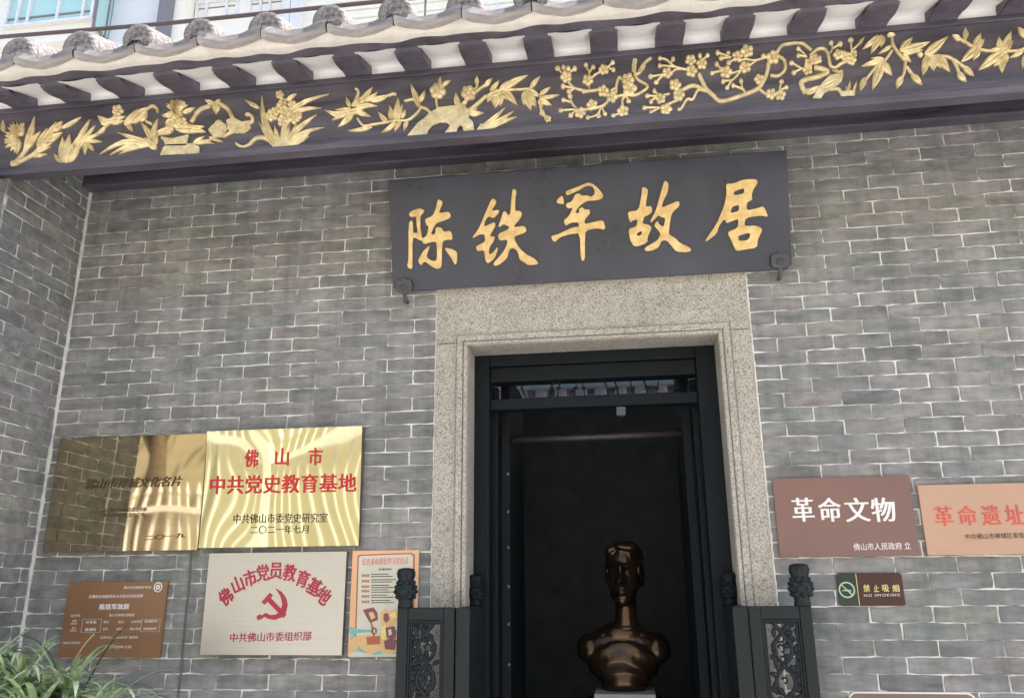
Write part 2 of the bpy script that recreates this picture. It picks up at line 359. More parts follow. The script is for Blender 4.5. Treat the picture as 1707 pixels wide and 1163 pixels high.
# ================================================================== the brick house
house = thing('brick_house', (0, 0, 0), 'grey brick house front with gilded black eave board, granite doorway and grey tiled eaves', 'house')
CH, BL = .067, .2537                                     # course height, brick length
XC = -2.9288                                             # inner corner with the side wall
ZR, ZL = 2.0647+CZ, 1.5122+CZ                            # a course line right and left of the door
GX0, GX1, GZ1 = -.9005, .6225, 1.466+CZ                  # granite surround
def brick(mb, x0, x1, z0, z1, fn, j=.0024):
    if x1-x0 < .012: return
    rn = random.uniform
    g_ = rn(.0014, .0030); x0 += g_; x1 -= rn(.0014, .0030); z0 += rn(.0010, .0026); z1 -= rn(.0010, .0026)
    if x1-x0 < .008: return
    n = max(2, int((x1-x0)/.035)); tilt = rn(-j, j)*1.2
    ring = [(x0+(x1-x0)*i/n, z0+rn(-j, j)+tilt*(i/n-.5)) for i in range(n+1)]
    ring += [(x1+rn(-j, j), z0+(z1-z0)*.5)]
    ring += [(x1-(x1-x0)*i/n, z1+rn(-j, j)+tilt*(.5-i/n)) for i in range(n+1)]
    ring += [(x0+rn(-j, j), z0+(z1-z0)*.5)]
    c = .0035                                            # knock the corners off
    for idx, sx, sz in ((0,1,1),(n,-1,1),(n+2,-1,-1),(2*n+2,1,-1)):
        ring[idx] = (ring[idx][0]+sx*rn(0, c), ring[idx][1]+sz*rn(0, c))
    k = len(ring); hb, hf = .004, -.0022+rn(-.0012, .0012); sl = rn(-.0012, .0012)
    cx, cz = (x0+x1)/2, (z0+z1)/2
    vs = [fn(x, hb, z) for x, z in ring] + [fn(x, hf+.0018, z) for x, z in ring]
    vs += [fn(cx+(x-cx)*(1-.003/(x1-x0)*2), hf+sl*(x-cx)/.12, cz+(z-cz)*.955) for x, z in ring]
    fs = [(i, (i+1)%k, k+(i+1)%k, k+i) for i in range(k)] + [(k+i, k+(i+1)%k, 2*k+(i+1)%k, 2*k+i) for i in range(k)] + [tuple(range(2*k, 3*k))]
    mb.add(vs, fs, 0)
def courses(mb, x0, x1, zlo, zhi, zref, phase, fn):
    k = math.floor((zlo-zref)/CH)
    while zref+k*CH < zhi:
        a, b = max(zlo, zref+k*CH), min(zhi, zref+(k+1)*CH)
        if b-a > .012:
            ph = phase+(BL/2 if k % 2 else 0)+random.uniform(-.006, .006)
            i = math.floor((x0-ph)/BL)
            while ph+i*BL < x1:
                brick(mb, max(x0, ph+i*BL), min(x1, ph+(i+1)*BL), a, b, fn); i += 1
        k += 1
fw = MB(); ZT = 2.62+CZ
ident = lambda x, y, z: (x, y, z)
# course n-o on the right is line 14 below ZR; a joint lies at .745 there
zsr = ZR+math.ceil((GZ1-ZR)/CH-.2)*CH; zsl = ZL+math.ceil((GZ1-ZL)/CH-.2)*CH
courses(fw, GX1+.004, 4.2, 0, zsr, ZR, .745+(BL/2 if (-14-1) % 2 else 0), ident)
courses(fw, -.05, 4.2, zsr, ZT, ZR, .745+(BL/2 if (-15) % 2 else 0), ident)
courses(fw, XC+.008, GX0-.004, 0, zsl, ZL, -1.783+(BL/2 if (-6) % 2 else 0), ident)
courses(fw, XC+.008, -.05, zsl, ZT, ZL, -1.783+(BL/2 if (-6) % 2 else 0), ident)
MD = .0004
fw.box(XC-.3, GX0+.02, MD, .36, 0, ZT, 1); fw.box(GX1-.02, 4.2, MD, .36, 0, ZT, 1); fw.box(GX0+.02, GX1-.02, MD, .36, 1.30+CZ, ZT, 1)
fw.build('front_wall', [M['brick'], M['mortar']], house)
# side wall: brick pier running forward from the corner under the eave
sw = MB(); SY = -.585
sfn = lambda x, y, z: (XC-y, -x, z)                       # (along, proud, z)
courses(sw, .012, -SY, 0, ZT, ZL+.012, .07, sfn)
sw.box(XC-.45, XC-MD, SY+.002, .3, 0, ZT, 1)
ZP = 1.925+CZ
courses(sw, -SY+.006, .80, 0, ZP, ZL+.012, .07, sfn); sw.box(XC-.45, XC-MD, -.80, SY+.001, 0, ZP, 1); courses(sw, XC-.45, XC, 0, ZP, ZL+.012, XC-.2, lambda x, y, z: (x, -.802+y, z))
courses(sw, XC-.45, XC, ZP+.002, ZT, ZL+.012, XC-.2, lambda x, y, z: (x, SY+y, z))
sw.build('side_wall', [M['brick'], M['mortar']], house)
# lime joint in the corner and ragged lime edges round the granite
lm = MB()
def ragged(p0, p1, w, dy, seed):
    n = int((p1-p0).length/.02); pts = []; rr = []
    for i in range(n+1):
        p = p0.lerp(p1, i/n); k = mnoise.noise(Vector((seed, i*.7, 0))); pts.append(p+Vector((k*w*.5, dy, 0))); rr.append(w*(.6+.55*mnoise.noise(Vector((seed+9, i*.9, 3)))))
    lm.tube(pts, rr, 6)
lm = MB()
ragged(Vector((XC+.002, 0, .1)), Vector((XC+.002, 0, 2.2+CZ)), .0065, -.002, 1); lm.build('lime_joint', M['lime'], house, smooth=True); lm = MB()
ragged(Vector((GX0-.001, 0, .1)), Vector((GX0-.001, 0, GZ1)), .0065, -.0005, 2); lm.build('lime_joint', M['lime'], house, smooth=True); lm = MB()
ragged(Vector((GX1+.003, 0, .1)), Vector((GX1+.003, 0, GZ1)), .0085, -.0005, 3)
lm.build('lime_joint', M['lime'], house, smooth=True)

# granite doorway
OX0, OX1, OZ1 = -.738, .470, 1.155+CZ                     # clear opening
SILL = .28
sur = bpy.data.objects.new('door_surround', None); C.objects.link(sur); sur.parent = house
JZ = 1.178+CZ
def moulded(x0, x1, z1, w, y0, y1, mb, zb):
    """an inverted-U band of width w inside the rectangle"""
    mb.box(x0, x0+w, y0, y1, zb, z1-w); mb.box(x1-w, x1, y0, y1, zb, z1-w); mb.box(x0, x1, y0, y1, z1-w, z1)
for nm, a, b in (('jamb', GX0, OX0), ('jamb', OX1, GX1)):
    q = MB(); q.box(a, b, -.010, .17, SILL, JZ-.004); o = q.build(nm, M['granite'], sur, bevel=.003)
q = MB(); q.box(GX0, GX1, -.010, .17, JZ, GZ1); q.box(OX0, OX1, -.010, .17, OZ1, JZ-.0005); q.build('lintel', M['granite'], sur, bevel=.003)
q = MB()
def band(dx, w, y0):     # raised band set dx outside the opening
    x0, x1, zt = OX0-dx, OX1+dx, OZ1+dx
    q.box(x0, x0+w, y0, -.0098, SILL, zt-w); q.box(x1-w, x1, y0, -.0098, SILL, zt-w); q.box(x0, x1, y0, -.0098, zt-w, zt)
band(.068, .007, -.0150); band(.055, .030, -.0185); band(.019, .017, -.0245)
q.build('moulding', M['granite'], sur, bevel=.004)
q = MB(); q.box(GX0-.05, GX1+.05, -.14, .36, .12, SILL); q.box(GX0-.1, GX1+.1, -.45, .0-.145, .0, .14)
q.build('door_step', M['granite'], sur, bevel=.01)

# timber door frame, transom and dark hall inside
fr = bpy.data.objects.new('door_frame', None); C.objects.link(fr); fr.parent = house
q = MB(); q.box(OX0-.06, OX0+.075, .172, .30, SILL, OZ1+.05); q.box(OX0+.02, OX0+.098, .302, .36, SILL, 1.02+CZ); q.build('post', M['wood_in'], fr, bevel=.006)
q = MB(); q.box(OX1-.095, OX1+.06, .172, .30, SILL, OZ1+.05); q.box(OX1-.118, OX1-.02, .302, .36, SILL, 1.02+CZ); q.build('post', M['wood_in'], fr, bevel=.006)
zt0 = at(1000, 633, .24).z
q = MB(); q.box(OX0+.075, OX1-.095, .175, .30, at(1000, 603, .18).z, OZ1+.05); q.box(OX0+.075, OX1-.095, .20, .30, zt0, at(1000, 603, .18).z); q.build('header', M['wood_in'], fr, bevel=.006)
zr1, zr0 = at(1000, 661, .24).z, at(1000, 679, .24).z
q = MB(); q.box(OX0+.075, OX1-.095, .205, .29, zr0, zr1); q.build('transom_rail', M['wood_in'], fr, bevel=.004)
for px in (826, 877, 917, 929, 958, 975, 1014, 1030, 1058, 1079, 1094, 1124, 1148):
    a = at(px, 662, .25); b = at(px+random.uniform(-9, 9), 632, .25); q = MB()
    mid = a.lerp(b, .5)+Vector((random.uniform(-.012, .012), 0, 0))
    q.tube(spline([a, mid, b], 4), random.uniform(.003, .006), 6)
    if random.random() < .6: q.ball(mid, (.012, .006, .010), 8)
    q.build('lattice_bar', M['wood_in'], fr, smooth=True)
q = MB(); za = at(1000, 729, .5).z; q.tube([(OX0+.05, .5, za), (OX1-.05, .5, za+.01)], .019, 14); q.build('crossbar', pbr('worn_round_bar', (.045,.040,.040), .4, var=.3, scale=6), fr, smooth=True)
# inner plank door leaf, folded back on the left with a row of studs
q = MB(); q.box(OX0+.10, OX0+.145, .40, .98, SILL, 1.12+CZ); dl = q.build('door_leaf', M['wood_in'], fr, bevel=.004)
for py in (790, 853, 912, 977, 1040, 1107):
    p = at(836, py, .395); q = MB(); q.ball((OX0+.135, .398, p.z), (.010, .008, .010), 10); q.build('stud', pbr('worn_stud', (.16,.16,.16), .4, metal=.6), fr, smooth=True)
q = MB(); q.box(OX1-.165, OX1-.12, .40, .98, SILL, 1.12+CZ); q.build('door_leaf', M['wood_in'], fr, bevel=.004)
# hall: floor, side walls, screen, roof deck; courtyard behind with a far eave
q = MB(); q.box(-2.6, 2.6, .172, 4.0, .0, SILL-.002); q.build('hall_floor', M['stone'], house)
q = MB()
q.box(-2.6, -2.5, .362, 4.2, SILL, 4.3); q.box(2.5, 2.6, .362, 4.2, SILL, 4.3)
q.box(-2.5, 2.5, 2.3, 2.36, SILL, 1.36+CZ); q.box(-2.5, 2.5, 2.3, 2.36, 1.66+CZ, 4.6)  # screen; upper wall added to keep courtyard light out, slot left between
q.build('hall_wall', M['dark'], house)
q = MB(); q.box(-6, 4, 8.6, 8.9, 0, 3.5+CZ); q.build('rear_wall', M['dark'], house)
rr = None
q = MB(); q.prism([(-.085, 7.72, 2.70+CZ), (-.085, 8.59, 2.91+CZ), (-.085, 8.59, 3.02+CZ), (-.085, 7.72, 2.80+CZ)], (.17, 0, 0))
for i in range(-18, 12):
    if rr is None: rr = q.build('rear_rafter', M['wood_rafter'], house); rr.location = (i*.29, 0, 0)
    else: dup(rr, (i*.29, 0, 0))
q = MB(); q.box(-6, 4, 7.60, 7.715, 2.80+CZ, 3.1+CZ); q.box(-6, 4, 7.60, 8.9, 3.12+CZ, 3.2+CZ); q.build('rear_eave', M['dark'], house)
q = MB(); q.add([(-6,7.72,2.79+CZ),(4,7.72,2.79+CZ),(4,8.595,3.0+CZ),(-6,8.595,3.0+CZ)], [(0,1,2,3)]); q.build('rear_soffit', pbr('rear_painted_tile', (.50,.40,.38), .8), house)

# ------------------------------------------------------------------ eaves
S = .290
YB, YE = -.60, -.835                                       # board line and outer panel line
zb0 = 1.953+CZ; zb1 = 2.338+CZ                            # board bottom and top
eb = bpy.data.objects.new('eave_board', None); C.objects.link(eb); eb.parent = house
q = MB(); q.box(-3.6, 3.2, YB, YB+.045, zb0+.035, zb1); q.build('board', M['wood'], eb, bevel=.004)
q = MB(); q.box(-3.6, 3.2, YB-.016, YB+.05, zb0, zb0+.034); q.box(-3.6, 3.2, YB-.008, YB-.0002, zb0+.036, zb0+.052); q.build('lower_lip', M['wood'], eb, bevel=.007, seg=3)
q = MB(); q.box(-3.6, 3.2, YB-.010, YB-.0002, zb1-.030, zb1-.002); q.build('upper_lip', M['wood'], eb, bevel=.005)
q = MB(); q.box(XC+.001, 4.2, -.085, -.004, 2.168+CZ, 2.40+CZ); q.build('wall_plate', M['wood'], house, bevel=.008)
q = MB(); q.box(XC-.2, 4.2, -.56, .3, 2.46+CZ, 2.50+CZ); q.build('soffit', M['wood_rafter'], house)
# panels between the rafters: upright white block over the board, then the white underside of the tiles
zk = 2.388+CZ; ze = at(853, 60, YE).z
RX0 = -.0027
raf = MB()
prof = [(YB+.10, zb1-.002), (YB+.02, zb1-.002), (YB-.02, zb1-.003), (YB-.055, zb1-.010), (YB-.09, zb1-.022), (YB-.125, zb1-.031), (YB-.160, zb1-.034), (YB-.185, zb1-.028), (YB-.205, zb1-.012), (YE+.012, zb1-.004), (YE+.004, ze+.03), (YB+.10, zk+.06)]
raf.prism([(-.061, y, z) for y, z in prof], (.122, 0, 0))
pan = MB(); nx = 10
rows = [(YB+.012, zb1-.006, 0), (YB+.010, zk-.012, 0), (YB+.002, zk, .1), (YB-.08, zk+(ze-zk)*.34, .6), (YB-.16, zk+(ze-zk)*.68, .85), (YE, ze, 1.0)]
vs_ = []
for y, z, k in rows:
    for i in range(nx+1):
        t = i/nx*2-1; vs_.append((t*.095, y, z-.014*k*(1-t*t)+.004*k))
pan.add(vs_, [(r*(nx+1)+i, r*(nx+1)+i+1, (r+1)*(nx+1)+i+1, (r+1)*(nx+1)+i) for r in range(len(rows)-1) for i in range(nx)])
r0 = p0 = None
for i in range(-12, 11):
    x = RX0+i*S
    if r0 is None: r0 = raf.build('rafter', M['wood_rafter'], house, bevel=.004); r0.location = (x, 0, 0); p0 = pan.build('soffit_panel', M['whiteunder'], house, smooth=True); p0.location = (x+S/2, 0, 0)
    else: dup(r0, (x, random.uniform(-.004, .004), random.uniform(-.002, .002))); dup(p0, (x+S/2, 0, random.uniform(-.002, .002)))
YT = -.93
zc0 = at(300, 89+6, YT).z                                 # bottom of the cream mortar
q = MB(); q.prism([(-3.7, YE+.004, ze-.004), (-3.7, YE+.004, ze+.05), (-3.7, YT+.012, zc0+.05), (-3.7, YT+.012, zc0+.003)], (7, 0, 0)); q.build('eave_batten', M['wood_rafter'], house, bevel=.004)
# roof tiles
SR, TX0 = .2996, -2.693
PT = math.tan(R(23))
q = MB(); n = 420; x0_, x1_ = -3.7, 3.3; top = []; bot = []
def lipz(x):            # bottom curve of the trough tile lips above the mortar line
    t = ((x-TX0)/SR) % 1.0
    return zc0+.012+.040*(2*abs(t-.5))**1.7
for i in range(n+1):
    x = x0_+(x1_-x0_)*i/n; k = .003*mnoise.noise(Vector((x*6, 2, 0)))
    bot.append((x, zc0+k)); top.append((x, lipz(x)+.004))
vv = [(x, YT+.006, z) for x, z in bot]+[(x, YT+.004, z) for x, z in top]+[(x, YE-.02, z+.01) for x, z in bot]
q.add(vv, [(i, i+1, n+2+i, n+1+i) for i in range(n)]+[(2*n+2+i, 2*n+3+i, i+1, i) for i in range(n)])
q.build('eave_mortar', M['cream'], house, smooth=True)
lip = MB(); nn = 22; ring = []
ys_ = [(YT-.010, 0.0, .058), (YT-.012, .006, .052)]
vf = []
for i in range(nn+1):
    t = i/nn; u = t-.5; sag = .040*(2*abs(u))**1.7; x = (t-.5)*SR*.985
    zl = .012+sag+.003*mnoise.noise(Vector((t*5, 0, 4)))
    th = .062+.012*mnoise.noise(Vector((t*4, 7, 1)))
    vf += [(x, YT+.03, zl-.002), (x, YT-.008, zl), (x, YT-.014, zl+.014), (x, YT-.014, zl+th*.55), (x, YT-.004, zl+th*.62), (x, YT-.006, zl+th), (x, YT+.02, zl+th+.010), (x, YT+2.6, zl+th+.010+PT*2.6)]
c_ = 8
lip.add([(x, y, z) for x, y, z in vf], [(i*c_+k, (i+1)*c_+k, (i+1)*c_+k+1, i*c_+k+1) for i in range(nn) for k in range(c_-1)])
roll = MB(); rr_ = .078; segn = 12; y_ = 0
def ringpts(y, z, r): return [(r*math.cos(math.pi*(k/segn*1.5-.25)), y, z+r*math.sin(math.pi*(k/segn*1.5-.25))*1.05) for k in range(segn+1)]
vr = [(0, -.012, .045)]; 
for f_ in (.35, .7, .93, 1.0): vr += ringpts(-.012+(.0 if f_ < .9 else (f_-.9)*.16), .045-.045+.02, rr_*f_)
for j in range(11):
    y = .03+j*.24; sh = 1-.012*(j % 2)
    for dy, k in ((0, 1.0), (.225, .955)): vr += ringpts(y+dy, .02+(y+dy)*PT, rr_*k*sh)
a_ = segn+1; rn_ = (len(vr)-1)//a_
fs_ = [(0, 1+k+1, 1+k) for k in range(segn)]+[(0, 1, 1+segn)]
for i in range(rn_-1): fs_ += [(1+i*a_+k, 1+i*a_+k+1, 1+(i+1)*a_+k+1, 1+(i+1)*a_+k) for k in range(segn)]
roll.add(vr, fs_)
rf0 = lp0 = None
for i in range(-3, 21):
    x = TX0+i*SR
    L_ = Vector((x+SR/2, 0, zc0)); Rl = Vector((x, YT+.004, zc0+.098))
    if rf0 is None:
        lp0 = lip.build('trough_tile_row', M['tilelip'], house, smooth=True); lp0.location = L_
        rf0 = roll.build('roll_tile_row', M['tile'], house, smooth=True); rf0.location = Rl
    else:
        dup(lp0, L_+Vector((0, random.uniform(-.008, .006), random.uniform(-.004, .004))))
        o = dup(rf0, Rl+Vector((random.uniform(-.006, .006), random.uniform(-.01, .01), random.uniform(-.005, .005)))); s_ = random.uniform(.93, 1.06); o.scale = (s_, 1, s_)
q = MB(); zd = ze+.05; q.add([(-3.7, YE, zd), (4.2, YE, zd), (4.2, 1.65, zd+(1.65-YE)*PT), (-3.7, 1.65, zd+(1.65-YE)*PT), (4.2, 4.2, zd+.2), (-3.7, 4.2, zd+.2)], [(0,1,2,3), (3,2,4,5)])
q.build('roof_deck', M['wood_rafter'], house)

# ------------------------------------------------------------------ gilded carvings on the eave board
class Carve:
    def __init__(s, x0, y0, sc_): s.o = (x0, y0, sc_); s.mb = MB()
    def P(s, p, h): w = at(s.o[0]+p[0]*s.o[2], s.o[1]+p[1]*s.o[2], YB-.0005); return (w.x, w.y-h, w.z)
    def leaf(s, x0, y0, x1, y1, w, bend=0, h=.013, e=.75):
        a, b = Vector((x0, y0)), Vector((x1, y1)); d = b-a; L = d.length
        if L < 1: return
        nrm = Vector((-d.y, d.x))/L; n = 7; vs = []
        if not bend: bend = random.uniform(-.05, .05)
        for i in range(n+1):
            t = i/n; c = a+d*t+nrm*(bend*L*math.sin(math.pi*t)); hw = max(.6, w*.5*math.sin(math.pi*min(1, t*.94+.05)**e)); hh = h*(.55+.45*math.sin(math.pi*min(1, .15+t*.8)))
            for k, z in ((-1, 0), (-.92, .6), (-.45, 1.0), (0, .62), (.45, 1.0), (.92, .6), (1, 0)): vs.append(s.P(c+nrm*hw*k, hh*z))
        s.mb.add(vs, [(i*7+k, i*7+k+1, (i+1)*7+k+1, (i+1)*7+k) for i in range(n) for k in range(6)]+[(0,1,2,3,4,5,6)[::-1], tuple(n*7+k for k in range(7))])
    def stem(s, pts, w, h=.010, taper=.0):
        pts = [Vector((p[0], p[1])) for p in pts]; ps = spline([p.to_3d() for p in pts], 5); vs = []; N = len(ps)
        for i, p in enumerate(ps):
            d = (ps[min(i+1, N-1)]-ps[max(i-1, 0)]); nr = Vector((-d.y, d.x)); nr = nr/(nr.length or 1); ww = w*.5*(1-taper*i/N)*(1+.12*mnoise.noise(Vector((p.x*.02, p.y*.02, 1))))
            for k, z in ((-1, 0), (-.85, .7), (0, 1), (.85, .7), (1, 0)): vs.append(s.P((p.x+nr.x*ww*k, p.y+nr.y*ww*k), h*z))
        s.mb.add(vs, [(i*5+k, i*5+k+1, (i+1)*5+k+1, (i+1)*5+k) for i in range(N-1) for k in range(4)]+[(4,3,2,1,0), tuple((N-1)*5+k for k in range(5))])
    def dome(s, x, y, rx, ry=None, h=.012):
        ry = ry or rx; vs = [s.P((x, y), h)]; n = 10
        for f, z in ((.5, .88), (.85, .55), (1, 0)):
            for k in range(n): q = 2*math.pi*k/n; vs.append(s.P((x+rx*f*math.cos(q), y+ry*f*math.sin(q)), h*z))
        s.mb.add(vs, [(0, 1+(k+1) % n, 1+k) for k in range(n)]+[(1+i*n+k, 1+i*n+(k+1) % n, 1+(i+1)*n+(k+1) % n, 1+(i+1)*n+k) for i in range(2) for k in range(n)])
    def flower(s, x, y, r, n=5):
        a0 = random.uniform(0, 6.28)
        for k in range(n):
            a = a0+2*math.pi*k/n; s.dome(x+math.cos(a)*r*.55, y+math.sin(a)*r*.55, r*.44, h=.013+random.uniform(-.002, .002))
        s.dome(x, y, r*.26, h=.019)
    def mum(s, x, y, r, a0=0, a1=360, n=16):
        for rr, hh in ((1, .010), (.72, .015), (.42, .019)):
            for k in range(n):
                a = R(a0+(a1-a0)*(k+.5*random.random())/n); q = r*rr*random.uniform(.88, 1.06); s.leaf(x+math.cos(a)*r*.08, y+math.sin(a)*r*.08, x+math.cos(a)*q, y+math.sin(a)*q, r*.30*rr+8, h=hh)
    def poly(s, pts, h=.011):
        pts = [Vector((p[0], p[1])) for p in pts]
        if sum(a.x*b.y-b.x*a.y for a, b in zip(pts, pts[1:]+pts[:1])) > 0: pts = pts[::-1]
        n = len(pts); ins = []
        for i in range(n):
            a, b, c = pts[i-1], pts[i], pts[(i+1) % n]; d = ((b-a).normalized()+(c-b).normalized()); d = d/(d.length or 1); ins.append(b+Vector((-d.y, d.x))*-0 + Vector((d.y, -d.x))*-9)
        vs = [s.P(p, 0) for p in pts]+[s.P(p, h*.75) for p in pts]+[s.P(p, h) for p in ins]
        s.mb.add(vs, [(i, (i+1) % n, n+(i+1) % n, n+i) for i in range(n)]+[(n+i, n+(i+1) % n, 2*n+(i+1) % n, 2*n+i) for i in range(n)]+[tuple(range(2*n, 3*n))])
    def L(s, *ls):
        for l in ls: s.leaf(*l)
    def tw(s, w, *ps):
        for p in ps: s.stem(p, w)
    def buds(s, r, *ps):
        for p in ps: s.dome(p[0], p[1], r*random.uniform(.85, 1.15), r*random.uniform(.85, 1.2))
    def done(s, name):
        bm = bmesh.new(); me = bpy.data.meshes.new(name); me.from_pydata(s.mb.v, [], s.mb.f); bm.from_mesh(me); bmesh.ops.remove_doubles(bm, verts=bm.verts[:], dist=.00002); bmesh.ops.recalc_face_normals(bm, faces=bm.faces[:]); bm.to_mesh(me); bm.free()
        me.materials.append(M['gilt']); o = link(name, me, eb)
        return o
A_ = .16989
c = Carve(0, 140, A_)
c.mum(200, 530, 165, 95, 300, 14); c.L((250,650,345,325,75),(260,650,405,470,60),(40,470,40,355,45),(60,470,10,440,30),(240,660,330,560,40),(380,640,470,440,80),(400,610,560,375,85),(470,570,615,480,70),(540,470,620,370,70),(610,440,800,330,40),(330,700,520,580,50),(330,720,470,690,40),(370,680,500,620,40)); c.tw(38,[(130,800),(205,720),(270,640)],[(150,790),(250,740),(340,690),(420,640)]); c.dome(140,785,38); c.dome(190,750,30)
c.done('chrysanthemum_carving')
c = Carve(0, 140, A_)
c.L((620,780,620,520,85),(640,780,690,500,100),(660,780,740,570,80),(610,780,530,680,45),(690,780,790,640,40),(690,770,840,490,50),(750,640,890,350,65),(730,600,850,470,50),(800,590,940,410,45),(840,575,1010,570,38),(850,580,835,700,45),(870,590,930,665,45),(840,565,990,490,38),(970,490,1050,420,40)); c.tw(26,[(650,780),(740,680),(840,570),(980,480),(1060,400)])
c.done('flower_bud_carving')
c = Carve(0, 140, A_)
c.L((1080,400,960,315,75),(1010,390,1240,320,60),(1100,395,1230,365,40),(1000,400,1100,350,60),(1230,410,1350,255,75),(1290,380,1460,235,110),(1380,370,1450,270,70),(1250,390,1310,475,50)); c.flower(1160,262,62); c.tw(28,[(1110,340),(1150,300)],[(1430,260),(1500,220),(1545,250),(1550,285)],[(1440,370),(1500,400)])
c.L((1530,610,1155,480,62),(1540,625,985,695,62,.16),(1520,600,1080,705,50,.10),(1500,600,1170,695,45,.06),(1520,590,1385,380,70),(1500,580,1555,345,60),(1530,600,1530,450,60),(1540,640,1420,530,80))
c.done('bird_and_grass_carving')
c = Carve(270, 130, A_)
c.poly([(0,765),(372,745),(370,690),(300,660),(230,668),(60,672),(30,700)]); c.poly([(10,595),(120,612),(265,572),(245,665),(50,670),(40,630)]); c.tw(26,[(0,590),(130,612),(268,570)]); c.mum(150,310,115,190,350,11); c.mum(140,350,90,0,360,10)
c.L((210,350,330,295,45),(110,370,5,380,50),(100,420,40,460,60),(140,500,440,535,100),(200,520,420,480,70),(110,500,-60,540,60),(100,530,-50,570,50),(310,655,420,578,40),(340,655,520,650,40,-.12),(350,650,500,605,34),(470,590,605,632,40)); c.flower(120,430,70); c.flower(200,440,60); c.flower(80,490,50)
c.tw(38,[(290,440),(370,320),(480,275)],[(575,260),(650,310),(700,405)]); c.L((530,240,532,362,85),(520,270,425,225,50),(540,265,580,218,50)); c.poly([(470,520),(500,490),(560,440),(630,470),(640,520),(590,590),(520,585)]); c.dome(560,450,40); c.poly([(650,430),(700,402),(790,450),(870,435),(860,500),(740,552),(660,520)]); c.tw(34,[(800,460),(880,440),(888,390),(850,358),(825,375)],[(600,580),(700,530),(800,530),(870,480)])
c.done('flower_basket_carving')
c = Carve(270, 130, A_)
c.L((1150,685,985,180,75,-.10),(1120,680,950,430,50),(1170,685,1640,165,70,-.22),(1230,400,1565,300,46,-.10),(1200,685,1520,365,60,-.06),(1210,685,1595,490,46,-.10),(1230,685,1480,510,46),(1240,690,1445,575,46),(1150,685,1040,480,70),(1170,685,1110,470,60),(1180,685,1190,450,60),(1200,685,1260,460,60),(1210,685,1330,440,60),(1130,685,1010,560,60),(960,300,815,220,44)); c.stem([(1130,690),(1030,600),(930,595),(850,665),(790,680),(728,645)],46,taper=.5)
for f in ((1080,370,66),(1180,270,56),(1280,265,50),(1120,330,50),(1300,400,60),(1210,355,66),(1190,430,60),(1050,380,50),(1340,370,44),(1160,170,46),(1240,330,50)): c.flower(*f)
c.L((1230,230,1325,160,44),(1200,220,1120,150,44)); c.tw(26,[(1210,270),(1215,210)]); c.poly([(1100,688),(1285,682),(1240,640),(1140,640)])
c.done('orchid_carving')
c = Carve(530, 110, .12302)
c.L((470,600,95,605,100,-.16),(470,620,195,745,80),(480,640,275,835,85),(500,600,810,550,75,-.1),(530,640,720,690,65),(450,590,240,605,55),(440,570,390,415,60),(500,560,590,420,65),(570,520,745,295,90),(640,490,815,360,65),(700,480,980,395,85),(520,560,640,430,80),(420,640,620,600,90),(740,830,415,888,60),(960,770,815,625,70),(1040,750,1090,430,100),(1030,740,975,530,70),(1080,740,1150,530,70),(1130,720,1195,590,50),(1070,760,865,912,65),(1130,760,1035,890,62),(1220,750,1160,890,60),(1000,740,960,620,50),(1370,560,1255,240,85),(1370,500,1455,340,65)); c.tw(40,[(960,410),(1020,385),(1065,395)],[(470,560),(545,400),(540,330),(510,320)],[(1400,560),(1490,600),(1530,660)]); c.tw(32,[(540,720),(620,815),(740,800),(900,775),(1060,750),(1220,740),(1330,660),(1390,570),(1340,490),(1280,460),(1175,485)])
c.done('lily_carving')
c = Carve(670, 110, .15817)
c.poly([(65,755),(265,740),(275,690),(330,630),(400,603),(480,605),(520,640),(500,680),(460,718),(575,710),(585,670),(620,632),(655,660),(660,705),(765,695),(745,610),(700,560),(720,500),(660,440),(560,440),(400,460),(310,510),(255,565),(180,622)], .013); c.tw(22,[(380,500),(480,520),(560,560),(640,540)],[(240,600),(330,560),(420,540)])
c.flower(380,265,92,6); c.flower(705,290,86,6); c.tw(28,[(385,470),(368,400),(362,340)],[(390,210),(408,140)],[(590,440),(690,370)],[(740,270),(790,230),(795,160)],[(780,280),(860,220),(920,190)]); c.L((430,220,515,158,40),(398,200,412,122,44),(600,440,570,285,70),(640,420,700,360,45),(785,200,800,110,50),(880,220,955,138,50),(700,510,865,500,60),(690,500,800,450,40),(690,540,720,440,50)); c.tw(36,[(690,490),(790,410),(890,320)])
c.L((1050,270,880,330,90),(1060,280,1115,365,70),(1000,290,985,450,110),(950,300,900,385,70),(1040,290,1040,430,90),(930,270,1030,155,52),(1030,262,1122,160,52),(1050,262,1325,105,75),(1080,262,1215,415,78),(1350,245,1460,115,52),(1310,260,1460,330,80),(1310,270,1285,420,80),(1320,270,1360,470,110),(1330,270,1420,440,100),(1450,320,1568,228,50),(1450,345,1665,308,42),(1450,360,1582,420,60),(1440,370,1490,440,50)); c.tw(24,[(1080,262),(1300,250),(1360,240)]); c.tw(34,[(1460,410),(1475,490),(1530,560)]); c.flower(1540,568,40); c.flower(1478,500,34)
c.L((810,690,1090,445,60),(850,690,1180,480,55),(890,690,1212,540,52),(830,690,1000,560,60)); c.poly([(793,690),(940,685),(900,640),(840,630)])
c.done('rock_and_flower_carving')
c = Carve(920, 70, .12899)
for f in ((185,455,82),(465,500,78),(670,360,74),(665,640,82),(775,715,84),(985,490,88),(1005,610,104),(520,820,80),(365,920,80),(920,900,84)): c.flower(*f)
c.tw(34,[(210,520),(290,600),(460,640),(610,625)],[(390,658),(500,640),(600,625)],[(720,780),(640,840),(430,880),(330,890)],[(830,712),(950,690),(1090,690),(1240,585),(1120,500),(1070,420),(1070,230)],[(1070,430),(1140,400),(1190,290),(1280,215)],[(830,670),(835,560),(870,465),(910,500)],[(760,640),(840,590)],[(910,830),(915,750),(960,690)]); c.tw(60,[(1060,400),(1065,300),(1078,230)],[(1130,400),(1190,300)])
